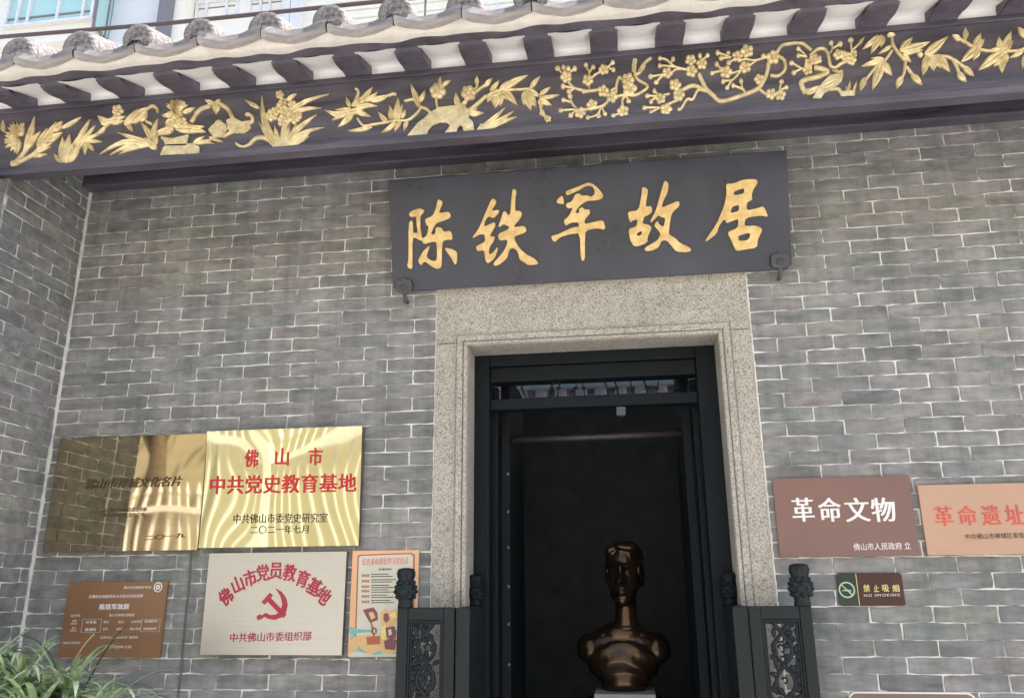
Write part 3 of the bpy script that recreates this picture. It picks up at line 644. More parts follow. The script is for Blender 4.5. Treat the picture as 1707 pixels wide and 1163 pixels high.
c.tw(24,[(80,350),(130,410)],[(150,340),(165,400)],[(290,355),(235,400)],[(440,310),(480,400),(470,450)],[(530,335),(485,400)],[(510,480),(560,430),(640,390)],[(720,340),(785,270)],[(740,350),(795,365)],[(150,580),(280,605)],[(225,645),(290,610)],[(150,755),(250,790),(300,850)],[(235,710),(270,820),(320,860)],[(120,890),(300,880)],[(245,955),(310,890)],[(470,990),(580,950),(640,850)],[(600,970),(620,900)],[(685,940),(650,860)],[(800,960),(880,930)],[(990,770),(960,700)],[(470,560),(490,615)])
c.buds(34,(75,345),(150,335),(210,350),(295,350),(440,305),(535,330),(785,270),(795,365),(145,580),(220,645),(150,755),(235,705),(115,890),(245,955),(465,990),(605,970),(685,935),(795,962),(990,770))
c.done('plum_blossom_carving')
c = Carve(1060, 60, .15231)
for f in ((600,270,66),(720,310,66),(610,390,70),(345,410,64),(430,540,72),(470,650,72),(270,690,62),(330,810,74),(1215,170,80),(1110,230,66),(1195,345,72),(985,400,76),(1500,240,82),(1350,480,62),(1480,640,66),(1580,650,66)): c.flower(*f)
c.tw(44,[(690,420),(760,570),(840,650),(930,720),(1120,670),(1320,590),(1400,490),(1440,380),(1450,300)],[(500,600),(620,550),(720,580),(810,620)]); c.tw(34,[(1470,440),(1560,440),(1632,370),(1620,270),(1550,225)],[(1430,260),(1530,200),(1600,110),(1720,85)]); c.tw(28,[(490,810),(560,700),(620,700),(680,600),(770,610)],[(350,755),(470,700)],[(1350,590),(1430,650)],[(900,725),(1000,715),(1120,670)])
c.tw(22,[(780,220),(710,290)],[(270,250),(340,270),(420,340),(550,375)],[(270,330),(430,345)],[(400,260),(380,310)],[(165,450),(300,430)],[(225,510),(290,440)],[(380,420),(440,372),(540,372)],[(205,610),(240,650)],[(130,660),(230,665),(370,640)],[(165,720),(230,670)],[(100,790),(260,790)],[(170,840),(260,795)],[(900,190),(1040,242)],[(940,248),(1040,245)],[(1020,295),(1080,262)],[(1120,285),(1200,262),(1300,275),(1440,235)],[(1240,330),(1310,278)],[(885,315),(940,380)],[(840,410),(930,390)],[(1040,420),(1150,385)],[(960,500),(1060,485),(1140,395)],[(1000,570),(1050,490)],[(1070,550),(1170,590),(1190,625)],[(1150,500),(1165,590)],[(1590,510),(1570,600)],[(1640,570),(1570,605)])
c.buds(27,(785,218),(700,222),(262,250),(262,330),(405,258),(160,450),(222,512),(203,608),(125,660),(165,722),(95,790),(168,842),(895,188),(935,247),(1010,190),(1015,297),(883,313),(835,412),(955,503),(998,572),(1065,548),(1150,498),(1592,505),(1645,568),(475,812),(1395,225))
c.done('plum_branch_carving')
c = Carve(1290, 50, .1118)
for f in ((600,440,88),(520,500,80),(500,600,84),(650,450,70),(960,375,84),(1060,400,84),(1155,460,78),(1180,370,66)): c.flower(*f)
c.tw(46,[(280,200),(420,210),(480,250),(560,310)],[(535,390),(640,300),(740,290),(800,350),(820,450),(845,545),(910,570),(1000,510),(1100,470)]); c.tw(72,[(600,570),(720,590),(800,640),(640,710),(480,745),(405,800),(470,960)]); c.poly([(575,1040),(700,840),(830,710),(940,690),(1000,730),(990,800),(900,870),(830,920),(740,960),(690,1040)],.015); c.stem([(980,740),(995,670),(985,620)],80); c.L((985,640,865,612,34),(480,960,770,830,100),(700,880,960,740,120,0,.02)); c.tw(50,[(480,910),(640,880),(770,830)],[(840,895),(960,890),(1020,990)]); c.poly([(1000,1005),(1195,995),(1190,930),(1020,940)]); c.L((1080,990,1135,745,55),(1120,990,1065,850,50),(1150,990,1240,735,45),(1175,990,1195,830,50))
c.tw(28,[(370,290),(430,350),(490,420)],[(370,385),(470,410)],[(270,500),(400,580)],[(300,640),(420,580)],[(855,200),(870,280),(840,350)],[(980,220),(880,285)],[(1145,160),(1155,310)],[(1330,140),(1240,240),(1150,330)]); c.buds(40,(365,285),(365,388),(262,500),(295,645),(850,200),(985,218),(1145,158)); c.L((1250,240,1350,120,50))
c.done('crane_and_pine_carving')
c = Carve(1420, 30, .16813)
c.L((260,185,100,318,62),(290,185,185,365,72),(305,190,290,295,62),(390,285,260,362,42),(480,335,600,205,75),(470,330,775,243,90),(500,360,700,330,60),(500,375,585,445,50),(310,415,188,405,42),(300,430,92,485,58),(300,430,200,722,100),(310,440,398,578,78),(130,600,80,730,66),(490,590,440,708,70),(585,570,695,675,66),(700,385,638,362,50),(720,375,952,190,90),(760,370,900,240,70),(740,380,700,582,80),(790,380,810,530,110),(840,370,880,500,110),(860,380,968,542,80)); c.tw(30,[(390,185),(412,285),(500,400),(540,440)],[(395,330),(330,420),(250,480),(100,660)],[(530,430),(512,560),(460,650)],[(540,490),(600,570),(640,610)],[(740,385),(960,395),(1030,480),(1065,570)],[(1010,420),(1090,480),(1150,525)]); c.L((1045,545,1135,645,66),(1105,490,1208,582,66),(345,180,430,175,50))
c.done('leafy_branch_carving')
c = Carve(1420, 30, .16813)
c.tw(28,[(1050,205),(1130,250),(1210,300),(1330,330)],[(1120,190),(1120,250)],[(1320,330),(1480,335),(1640,330),(1760,290)]); c.L((1070,225,988,178,55),(1122,215,1115,105,62),(1210,295,1272,158,80),(1240,305,1312,218,60),(1230,305,1075,445,84),(1250,315,1200,425,70),(1480,345,1245,528,95),(1470,360,1490,550,95),(1480,335,1450,195,75),(1490,335,1575,135,85),(1520,345,1600,228,52),(1500,360,1400,490,80),(1500,360,1540,450,70),(1460,330,1370,320,50),(1720,370,1690,510,70),(1720,200,1640,100,66),(1700,330,1560,400,50)); c.flower(1480,340,60)
c.done('leaf_spray_carving')

for o in [o for o in eb.children if o.name in ('orchid_carving', 'lily_carving', 'leafy_branch_carving')]:   # the frieze runs on past the frame
    x_ = sum(v.co.x for v in o.data.vertices)/len(o.data.vertices); z_ = sum(v.co.z for v in o.data.vertices)/len(o.data.vertices)
    dup(o, ({'orchid_carving': 2.15, 'lily_carving': 2.62, 'leafy_branch_carving': -3.40}[o.name]-x_, 0, 2.14+CZ-z_))

# ------------------------------------------------------------------ carved half doors, folded out on both sides
def half_door(name, xo, xi, xs, sgn, fin):
    """xo outer edge, xi inner edge of the panel leaf, xs inner edge of the edge-on leaf"""
    hd = bpy.data.objects.new(name, None); C.objects.link(hd); hd.parent = house
    yf, yb = -.205, -.165; zt = at(720, 1012, -.2).z; zb = SILL+.03
    lo, hi = min(xo, xi), max(xo, xi)
    st = .047; q = MB()
    q.box(lo, lo+st, yf, yb, zb, zt); q.box(hi-st, hi, yf, yb, zb, zt)
    for a, b in ((zt-.052, zt), (zt-.80, zt-.73), (zb, zb+.09)): q.box(lo+st, hi-st, yf+.002, yb-.002, a, b)
    q.box(lo+st, hi-st, yf+.012, yb-.008, zb+.09, zt-.80)
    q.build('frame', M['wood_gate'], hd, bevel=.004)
    q = MB(); i0, i1, j0, j1 = lo+st+.001, hi-st-.001, zt-.729, zt-.053
    for d, yy in ((0, .006), (.009, .012)):
        w = .008
        q.box(i0+d, i0+d+w, yf+yy, yb-.004, j0+d, j1-d); q.box(i1-d-w, i1-d, yf+yy, yb-.004, j0+d, j1-d); q.box(i0+d+w, i1-d-w, yf+yy, yb-.004, j1-d-w, j1-d); q.box(i0+d+w, i1-d-w, yf+yy, yb-.004, j0+d, j0+d+w)
    q.build('bead', M['wood_gate'], hd, bevel=.002)
    # openwork vine panel
    q = MB(); rnd = random.Random(5 if sgn < 0 else 11); yc = (yf+yb)/2
    cx = (i0+i1)/2; hw = (i1-i0)/2-.016
    nst = 16
    for ph in (0, math.pi):
        pts = [(cx+hw*.62*math.sin(k*1.05+ph), yc+.003*math.cos(k), j0+.01+(j1-j0-.02)*k/nst) for k in range(nst+1)]
        q.tube(spline(pts, 5), .0085, 7)
    for k in range(nst*2):
        z = j0+.02+(j1-j0-.04)*(k+.5)/(nst*2); a = rnd.uniform(-1, 1); x = cx+hw*a*.9
        ang = rnd.uniform(0, 6.28); q.ball((x, yc-.004, z), (.020, .007, .010), 8, rot=Matrix.Rotation(ang, 3, 'Y'))
        if k % 2: 
            c0 = Vector((cx-sgn*hw*.35*rnd.uniform(.2, 1.4), yc, z)); r = rnd.uniform(.012, .019); ps = []
            for t in range(12): q_ = t/12*5.0+ang; ps.append(c0+Vector((math.cos(q_)*r*(1-t*.05), -.003, math.sin(q_)*r*(1-t*.05))))
            q.tube(ps, .0048, 6)
    # denser carving and a backing strip on the outer half
    ob0, ob1 = (i0, cx-.004) if xo < xi else (cx+.004, i1)
    for k in range(84):
        x = rnd.uniform(ob0+.010, ob1+.010); z = rnd.uniform(j0+.02, j1-.02); q.ball((x, yc+.002, z), (.018, .006, .011), 8, rot=Matrix.Rotation(rnd.uniform(0, 3), 3, 'Y'))
    q.build('carving', M['wood_gate'], hd, smooth=True)
    # edge-on leaf
    q = MB(); e0, e1 = min(xi, xs), max(xi, xs)
    q.box(e0+.003, e1, -.198, .165, zb, zt-.001); q.build('hinge_leaf', M['wood_gate'], hd, bevel=.005)
    # carved finials on the outer stile and at the back of the hinge leaf
    for (fx, fy, s_, cut) in ((xo-sgn*.030, -.185, 1.0, True), ((e0+e1)/2+sgn*.0, .10, .85, False)):
        q = MB(); zz = zt-.002; hh = (at(680, 945, -.2).z-zt)*s_
        prof = [(.034,0),(.034,.08),(.031,.12),(.033,.20),(.042,.28),(.048,.38),(.049,.46),(.044,.56),(.037,.62),(.033,.66),(.036,.72),(.039,.82),(.040,.92),(.036,.97),(.016,1.0)]
        q.lathe([(r*s_*.98, z*hh) for r, z in prof], (fx, fy, zz), 18)
        for row, (zf, rr) in enumerate(((.28, .036), (.40, .042), (.52, .040), (.63, .032))):
            for k in range(8):
                a = 2*math.pi*(k+.5*(row % 2))/8; q.ball((fx+math.cos(a)*rr*s_, fy+math.sin(a)*rr*s_, zz+hh*zf), (.0125*s_, .0125*s_, .0105*s_), 12)
        for k in range(10):
            a = 2*math.pi*k/10; q.ball((fx+math.cos(a)*.036*s_, fy+math.sin(a)*.036*s_, zz+hh*.84), (.006*s_, .006*s_, .018*s_), 10)
        q.ball((fx-sgn*-.018*s_, fy-.02, zz+hh*.86), (.022*s_, .012, .010), 8)
        q.build('finial', M['wood_gate'] if cut else M['wood_in'], hd, smooth=True)
    return hd
h1 = half_door('half_door', -1.002, -.750, -.684, -1, 0); h2 = half_door('half_door', .724, .476, .409, 1, 0)

# ================================================================== name board
PB, PTp = Vector((0, -.05, 1.4505+CZ)), Vector((0, -.21, 1.992+CZ))
_up = (PTp-PB).normalized(); NB_ = Vector((1, 0, 0)).cross(_up).normalized()          # towards the viewer
if NB_.y > 0: NB_ = -NB_
bx0, bx1 = -1.1195, .8350
hgt = (PTp-PB).length
board = thing('name_board', (-.14, -.05, 1.45+CZ), 'long black wooden name board with five raised golden brush characters above the doorway', 'name board')
def bd(x, v, h): return Vector((x, PB.y, PB.z))+_up*v+NB_*h
q = MB(); th = .045
ch = .022
q.prism([bd(x, v, -th) for x, v in ((bx0+ch,0),(bx1-ch,0),(bx1,ch),(bx1,hgt),(bx0,hgt),(bx0,ch))], NB_*th); q.build('panel', M['boardblack'], board, bevel=.003)
for pl in ((675, 476, 0), (1299, 434, 1)):
    p = atp(pl[0], pl[1], PB, NB_); q = MB(); zc = (p-PB).dot(_up); x = p.x
    out = [(-.034,-.034),(-.012,-.038),(.012,-.038),(.034,-.034),(.041,-.022),(.042,.012),(.036,.027),(.016,.030),(.004,.040),(-.004,.040),(-.016,.030),(-.036,.027),(-.042,.012),(-.041,-.022)]
    q.prism([bd(x+a, zc+b, .0015) for a, b in out], NB_*.020)
    q.ball(bd(x, zc-.004, .020), (.022,.007,.020), 12)
    q.tube([bd(x, zc-.03, .01), bd(x, zc-.085, .004)], .011, 8); q.tube([bd(x, zc-.074, .004), Vector((x, .02, bd(x, zc-.074, .004).z))], .010, 8)
    q.build('holder', M['holder'], board, bevel=.006)
CHARS = [
 ((660,310,.13752), [[[(160,345),(200,305),(290,275),(350,295),(345,320),(300,370),(300,500),(315,600),(322,640),(380,610),(405,490),(380,485),(355,405),(450,370),(490,280),(515,160),(575,195),(540,290),(525,335),(655,315),(672,385),(600,420),(500,450),(470,490),(425,590),(480,590),(492,500),(560,508),(585,560),(665,545),(690,600),(685,660),(640,650),(570,670),(560,800),(560,985),(510,1010),(440,980),(380,930),(340,920),(315,970),(270,915),(330,800),(410,725),(415,740),(370,860),(430,905),(490,915),(505,870),(500,680),(440,680),(345,710),(318,662),(290,660),(240,630),(205,635),(205,940),(205,995),(180,1010),(140,975),(160,900),(160,460),(195,415),(212,450),(212,570),(265,575),(270,550),(255,460),(255,370),(190,385)]],
    [[(592,750),(690,765),(750,805),(740,945),(715,955),(680,880),(620,800)]]]),
 ((770,290,.1462), [[[(350,270),(405,320),(350,405),(345,425),(420,410),(428,440),(365,512),(310,485),(275,520),(255,605),(310,580),(375,550),(388,590),(330,690),(330,715),(378,712),(370,760),(315,840),(310,910),(330,918),(375,880),(405,835),(415,850),(380,960),(300,1025),(270,990),(258,870),(180,885),(160,830),(240,790),(270,765),(260,690),(210,690),(110,745),(200,620),(270,450)]],
    [[(580,170),(628,190),(610,300),(610,430),(660,420),(690,450),(670,510),(600,590),(600,610),(720,590),(745,665),(600,715),(600,745),(660,850),(740,920),(840,970),(882,1030),(760,1045),(700,1000),(660,980),(640,890),(600,850),(545,860),(520,960),(440,1030),(380,1055),(355,1025),(470,900),(520,800),(520,750),(430,765),(410,690),(530,635),(545,605),(480,575),(430,610),(420,595),(450,510),(475,430),(505,430),(525,470),(555,465),(565,300)]]]),
 ((900,290,.13757), [[[(275,262),(297,350),(285,372),(200,355),(215,310)]],
    [[(310,215),(450,165),(570,112),(630,118),(700,170),(770,260),(760,300),(690,325),(570,330),(480,390),(425,475),(475,480),(475,425),(520,408),(540,435),(605,435),(605,485),(545,555),(540,610),(640,590),(770,560),(797,680),(680,660),(555,690),(545,800),(548,1050),(497,1050),(485,720),(380,730),(250,765),(175,835),(130,760),(220,735),(400,650),(475,645),(470,590),(380,590),(315,635),(285,570),(350,520),(405,410),(335,425),(310,365),(390,340),(430,250),(480,240),(500,265),(590,265),(610,285),(660,260),(668,200),(630,150),(560,150),(440,220),(325,270)]]]),
 ((1030,280,.13752), [[[(295,230),(368,265),(345,400),(335,475),(405,465),(415,535),(370,575),(320,590),(295,680),(370,690),(412,725),(360,840),(355,910),(205,965),(150,880),(125,745),(225,715),(240,630),(190,635),(150,665),(130,610),(120,535),(250,520),(285,340)],[(235,790),(290,765),(290,800),(265,825),(230,825)]],
    [[(565,150),(617,195),(600,310),(550,400),(525,490),(640,440),(735,400),(750,460),(660,540),(640,600),(615,780),(620,810),(690,850),(760,920),(850,955),(895,1000),(840,1025),(710,1020),(650,950),(590,880),(530,885),(490,970),(410,1005),(330,1010),(325,970),(480,880),(518,800),(490,760),(435,700),(480,640),(500,690),(555,720),(575,610),(520,600),(495,575),(460,610),(400,668),(390,650),(460,520),(520,300)]]]),
 ((1160,280,.13758), [[[(360,195),(450,195),(570,145),(720,138),(750,180),(690,270),(670,340),(682,390),(615,420),(610,520),(730,495),(820,465),(875,600),(800,580),(600,605),(580,710),(720,700),(808,745),(745,870),(738,970),(590,990),(485,1012),(430,890),(375,780),(505,730),(515,620),(440,645),(370,675),(345,620),(280,700),(250,800),(125,895),(110,880),(250,680),(345,450),(370,310)],[(455,290),(585,245),(580,310),(520,330),(455,335)],[(440,470),(520,450),(520,525),(410,555)],[(505,825),(650,785),(655,830),(620,880),(520,890)]]])]
for (ox, oy, s_), pieces in CHARS:
    for loops in pieces:
        def fn(x, y, h, ox=ox, oy=oy, s_=s_): return atp(ox+x*s_, oy+y*s_, PB, NB_)+NB_*h
        cut_shape('golden_character', [chaikin(l) for l in loops], fn, M['goldpaint'], board, depth=.012, bevel=.0022, unit=.001)

# ================================================================== plaques on the left
def quad_plate(name, tl, tr, br, bl, y, th, mats, label, cat, bend=None, nx=1, nz=1, group=None, edge=None, rad=0):
    """flat sign plate whose face lies at depth y (thickness th behind it)"""
    a, b, c_, d = at(*tl, y), at(*tr, y), at(*br, y), at(*bl, y)
    x0, x1 = (a.x+d.x)/2, (b.x+c_.x)/2; z1, z0 = (a.z+b.z)/2, (c_.z+d.z)/2
    t = thing(name, ((x0+x1)/2, y+th, z0), label, cat, group)
    q = MB(); vs = []
    for j in range(nz+1):
        for i in range(nx+1):
            u, v = i/nx, j/nz; dy = bend(u, v) if bend else 0
            vs.append((x0+(x1-x0)*u, y-dy, z0+(z1-z0)*v))
    q.add(vs, [(j*(nx+1)+i, j*(nx+1)+i+1, (j+1)*(nx+1)+i+1, (j+1)*(nx+1)+i) for j in range(nz) for i in range(nx)], 0)
    e = .0006
    bz = [(x0,z0),(x1,z0),(x1,z1),(x0,z1)]
    q.add([(x, y-(bend(0 if x == x0 else 1, 0 if z == z0 else 1) if bend else 0), z) for x, z in bz]+[(x, y+th, z) for x, z in bz], [(0,4,5,1),(1,5,6,2),(2,6,7,3),(3,7,4,0),(7,6,5,4)], 1)
    o = q.build('plate', [mats, edge or M['steeledge']], t, smooth=bool(bend))
    if bend:
        for p in o.data.polygons:
            if p.material_index == 1: p.use_smooth = False
    return t, (x0, x1, z0, z1)
bl_ = lambda u, v: .0009*math.sin(u*5.2+.6)*math.cos(v*3.0)+.00022*math.sin(u*15+v*4)*u*u
br_ = lambda u, v: .030*v-.0050*(1-(2*v-1)**2)*.9+.0024*math.cos((u-.5)*5.0)*math.cos((v-.55)*3.3)+.00030*math.sin(u*13+2.2*math.sin(v*3.1+.4))
YP = -.028
p1, _ = quad_plate('brass_plaque', (96,731), (346.5,722), (330,914.5), (75,921), YP, .022, M['brassL'], 'dull brown mirror-polished brass plaque with dim etched writing, left of the bright brass plaque', 'plaque', bl_, 60, 40)
p2, rect2 = quad_plate('brass_plaque', (348.5,721.5), (606,711), (599,907), (332,914.5), YP, .022, M['brass'], 'bright wavy brass plaque with bold red writing on the brick wall', 'plaque', br_, 90, 60)
YL = YP-.0042
px_text('lettering', '佛山市禅城文化名片', (142,806), (303,801), 17, YL, M['inkbrown'], p1, shear=.25, bold=.0)
px_text('lettering', '中共佛山市禅城区委宣传部', (170,850), (243,848), 7, YL, M['inkbrown'], p1); px_text('lettering', '佛山市禅城区文化广电', (170,858), (241,857), 7, YL, M['inkbrown'], p1)
px_text('lettering', '二〇一九', (240,896), (308,891), 8, YL, M['inkbrown'], p1)
def onplate(o, fbend, rect, d):
    for v in o.data.vertices:
        u_, v_ = (v.co.x-rect[0])/(rect[1]-rect[0]), (v.co.z-rect[2])/(rect[3]-rect[2]); v.co.y += YP-fbend(u_, v_)-d-YL
YL = YP-.012
ink = [px_text('lettering', t_, (x_-11.5, y_), (x_+11.5, y_), 29, YL, M['red'], p2, bold=.022) for t_, x_, y_ in (('佛', 420.5, 764), ('山', 471.5, 761.5), ('市', 527, 761))]
ink += [px_text('lettering', '中共党史教育基地', (349.5,808), (594,804), 31, YL, M['red'], p2, bold=.024, space=1.06),
        px_text('lettering', '中共佛山市委党史研究室', (388,864), (545,862), 16, YL, M['ink'], p2, bold=.004),
        px_text('lettering', '二〇二一年七月', (416,882.5), (513,881), 13.5, YL, M['ink'], p2, bold=.004)]
for o in ink: onplate(o, br_, rect2, .0008)
bs_ = lambda u, v: .0006*math.sin(u*4)*math.sin(v*3)
YS = -.034
p3, ext3 = quad_plate('steel_plaque', (349,923), (579,917.5), (568.5,1090), (333,1092), YS, .028, M['steel'], 'satin silver metal plaque with crimson arched writing and a hammer and sickle emblem', 'plaque', bs_, 20, 14)
YL = YS-.0012
for t_, x_, y_, a_r in (('佛',376,994,40),('山',396,973.5,27),('市',417,963,17),('党',438,954,7),('员',460,951,0),('教',483,954,-8),('育',505,964,-17),('基',524,977,-27),('地',539.5,992,-38)):
    me = glyphs(t_, 0, 0, .02); me.materials.clear(); me.materials.append(M['crimson']); w = at(x_, y_, YL)
    xs = [v.co.x for v in me.vertices]; ys = [v.co.y for v in me.vertices]; cx, cy = (min(xs)+max(xs))/2, (min(ys)+max(ys))/2
    ca, sa = math.cos(R(a_r)), math.sin(R(a_r)); k = .074/(max(ys)-min(ys))
    for v in me.vertices:
        x, y2 = (v.co.x-cx)*k*.82, (v.co.y-cy)*k; v.co = Vector((w.x+x*ca-y2*sa, YL-(.0012 if v.co.z > 0 else -.0004), w.z+x*sa+y2*ca))
    link('lettering', copies(me, [(0,0),(-.0018,.0012),(.0018,.0012),(-.0018,-.0012),(.0018,-.0012)]), p3)
px_text('lettering', '中共佛山市委组织部', (383.5,1062), (519,1059), 15.5, YL, M['crimson'], p3, bold=.004)
def on3(x, y, h): w = at(60+x*.38664, 890+y*.38664, YL); return Vector((w.x, w.y-h, w.z))
arc = []
for k in range(15):
    a = R(-70+k*(100+70)/14); arc.append((1018+66*math.cos(a), 302+68*math.sin(a)))
arc2 = []
for k in range(15):
    a = R(105-k*(105+66)/14); t = 1-k/14; arc2.append((1008+(52-2*0)*math.cos(a)+(1-abs(1-2*t))*-6, 296+50*math.sin(a)))
sick = [(1030,232),(1060,248),(1080,278),(1085,305),(1078,335),(1058,358),(1030,369),(1000,364),(985,355),(972,366),(955,369),(951,355),(962,345),(975,348),(990,338),(1012,348),(1035,345),(1055,328),(1062,302),(1056,272),(1044,250)]
cut_shape('emblem', [sick], on3, M['crimson'], p3, .0012, unit=.001)
ham = [(972,292),(1008,252),(1022,262),(1012,274),(1080,345),(1066,360),(998,290),(986,303)]
def on3b(x, y, h): v = on3(x, y, h); v.y -= .0004 if h > 0 else 0; return v
cut_shape('emblem', [ham], on3b, M['crimson'], p3, .0012, unit=.001)

YB2 = -.020
p4, _ = quad_plate('information_sign', (114,970), (279,968), (266,1095), (98,1096), YB2, .016, M['brownsign'], 'brown notice sign with small white writing and a round emblem, behind the leafy plant', 'sign', edge=M['brownsign'])
def zt(x, y): return (95+x*.12468, 955+y*.12468)
YL = YB2-.0003
for txt, l, r, h, mt, bo in (('佛山市文物保护单位',(895,190),(1262,185),36,'white',.01),('文物安全直接责任人公告公示信息牌',(425,312),(1150,300),44,'white',.01),('陈铁军故居',(570,448),(968,440),78,'white',.028),('责任单位',(182,567),(312,562),36,'palepink',.0),('佛山市禅城区博物馆',(695,560),(1038,555),40,'palepink',.01),
   ('文物',(205,635),(262,633),28,'palepink',.01),('责任人',(188,672),(272,668),30,'palepink',.01),('叶华东',(390,655),(528,650),44,'white',.02),('职务',(622,650),(690,648),36,'palepink',.0),('馆长',(820,650),(900,648),36,'palepink',.0),('联系电话',(990,645),(1130,642),36,'palepink',.0),('82280331',(1175,642),(1340,638),30,'white',.0),
   ('安全',(200,730),(258,728),28,'palepink',.01),('管理人',(175,765),(265,762),30,'palepink',.01),('陈博昭',(378,752),(520,748),44,'white',.02),('职务',(612,745),(680,743),36,'palepink',.0),('副馆长',(795,742),(897,740),36,'palepink',.0),('联系电话',(978,742),(1118,740),36,'palepink',.0),('82280097',(1158,740),(1335,738),30,'white',.0),
   ('监督单位：佛山市文广旅体局',(582,858),(1080,852),38,'palepink',.008),('监督电话举报电话',(85,930),(315,926),34,'palepink',.0),('0757-83991530',(640,985),(995,982),36,'palepink',.0)):
    px_text('lettering', txt, zt(*l), zt(*r), h*.12468, YL, M[mt], p4, bold=bo)
q = MB(); w = at(*zt(1352,185), YL)
for r_, rt in ((.0195, .0032), (.0075, .0035)):
    ps = [(w.x+r_*math.cos(2*math.pi*k/24), YL-.0006, w.z+r_*1.05*math.sin(2*math.pi*k/24)) for k in range(25)]; q.tube(ps, rt if r_ > .01 else .0042, 6)
q.build('emblem', M['white'], p4, smooth=True)
for l_, r_, t_, b_ in ((345,575,610,790),(1135,1365,610,780)):
    q = MB(); A, B = at(*zt(l_, t_), YL), at(*zt(r_, b_), YL)
    for x0, x1, z0, z1 in ((A.x,B.x,A.z-.0012,A.z),(A.x,B.x,B.z,B.z+.0012),(A.x,A.x+.0012,B.z+.0012,A.z-.0012),(B.x-.0012,B.x,B.z+.0012,A.z-.0012)): q.box(x0, x1, YL-.0006, YL+.0002, z0, z1)
    q.build('outline', M['palepink'], p4)

# poster
YQ = -.012
p5, e5 = quad_plate('poster', (587,918.5), (700.5,915), (692,1092), (580.5,1094), YQ, .008, M['peach'], 'narrow cream and orange poster with pink heading and lion dance picture beside the door', 'poster', edge=M['paper'])
def on5(x, y, h, lift=0): w = at(575+x*.16766, 905+y*.16766, YQ); return Vector((w.x, w.y-h-lift, w.z))
def flat(pts, mt, lift, name='picture', d=.0006):
    return cut_shape(name, [pts], lambda x, y, h: on5(x, y, h, lift), M[mt], p5, d, unit=.001)
flat([(125,130),(150,112),(660,95),(695,112),(690,640),(650,1040),(95,1060)], 'rust', 0, 'border')
flat([(140,140),(160,125),(655,108),(678,125),(672,640),(635,1035),(110,1050)], 'paper', .0005, 'page')
flat([(40,1130),(45,1000),(110,920),(300,910),(640,900),(640,1125)], 'sand', .001)
wv = [(40,1132)]+[(40+k*15, 1050+22*math.sin(k*.55)-(12*k if k < 8 else 40)+k*1.2) for k in range(40)]+[(640,1125)]
flat([(p[0], min(1128, p[1]+55)) for p in wv], 'teal', .0015)
flat([(45,830),(110,850),(260,860),(265,880),(120,890),(60,960),(50,900)], 'teal', .0015)
flat([(42,1128),(42,1095),(120,1070),(200,1085),(300,1110),(420,1090),(630,1105),(630,1125)], 'paper', .002)
flat([(180,660),(285,635),(325,690),(330,760),(250,790),(215,730)], 'plum', .0015); flat([(235,690),(280,680),(305,735),(265,760)], 'sand', .002)
q = MB(); a, b = on5(262,780,0), on5(290,930,0); q.tube([(a.x,YQ-.003,a.z),(b.x,YQ-.003,b.z)], .003, 6); q.build('picture', M['rust'], p5)
flat([(265,850),(290,830),(320,855),(315,895),(285,910),(262,885)], 'plum', .0018); flat([(280,860),(300,850),(306,885),(285,895)], 'paper', .0022)
flat([(215,930),(350,920),(352,1000),(222,1008)], 'rust', .0018)
flat([(350,690),(400,650),(440,670),(520,655),(525,780),(450,830),(500,960),(420,1040),(360,1010),(365,850)], 'sand', .0016)
flat([(385,700),(430,690),(445,760),(410,790),(385,760)], 'plum', .0021); flat([(450,700),(500,680),(515,730),(470,750)], 'yellow', .0021); flat([(365,830),(400,810),(420,850),(395,960),(365,940)], 'yellow', .0021)
flat([(405,840),(490,820),(515,880),(500,950),(420,940)], 'plum', .0021); flat([(430,860),(460,850),(470,900),(440,920)], 'paper', .0025); flat([(390,970),(450,940),(515,960),(500,1060),(400,1050)], 'plum', .0024)
px_text('heading', '红色革命遗址学习宣传点', (575+170*.16766,905+185*.16766), (575+630*.16766,905+170*.16766), 72*.16766, YQ-.0012, M['pink'], p5, bold=.004, shear=.15)
px_text('heading', '开放时间', (575+335*.16766,905+260*.16766), (575+460*.16766,905+256*.16766), 26*.16766, YQ-.0012, M['ink'], p5)
q = MB(); q2 = MB()
for k, y in enumerate((320, 375, 430, 475, 527, 580)):
    A, B = on5(168,y-12,0), on5(245,y+12,0)
    for i in range(5): xx = A.x+(B.x-A.x)*i/5; q2.box(xx, xx+(B.x-A.x)*.15, YQ-.0018, YQ-.0006, B.z, A.z)
    for dy, x1 in ((-14, random.uniform(400,510)), (8, random.uniform(470,515))):
        A, B = on5(262,y+dy-3,0), on5(x1,y+dy+4,0); xx = A.x
        while xx < B.x: w_ = random.uniform(.006, .018); q.box(xx, min(xx+w_, B.x), YQ-.0018, YQ-.0006, B.z, A.z); xx += w_+.0016
q.build('small_print', M['ink'], p5); q2.build('small_heading', M['rust'], p5)

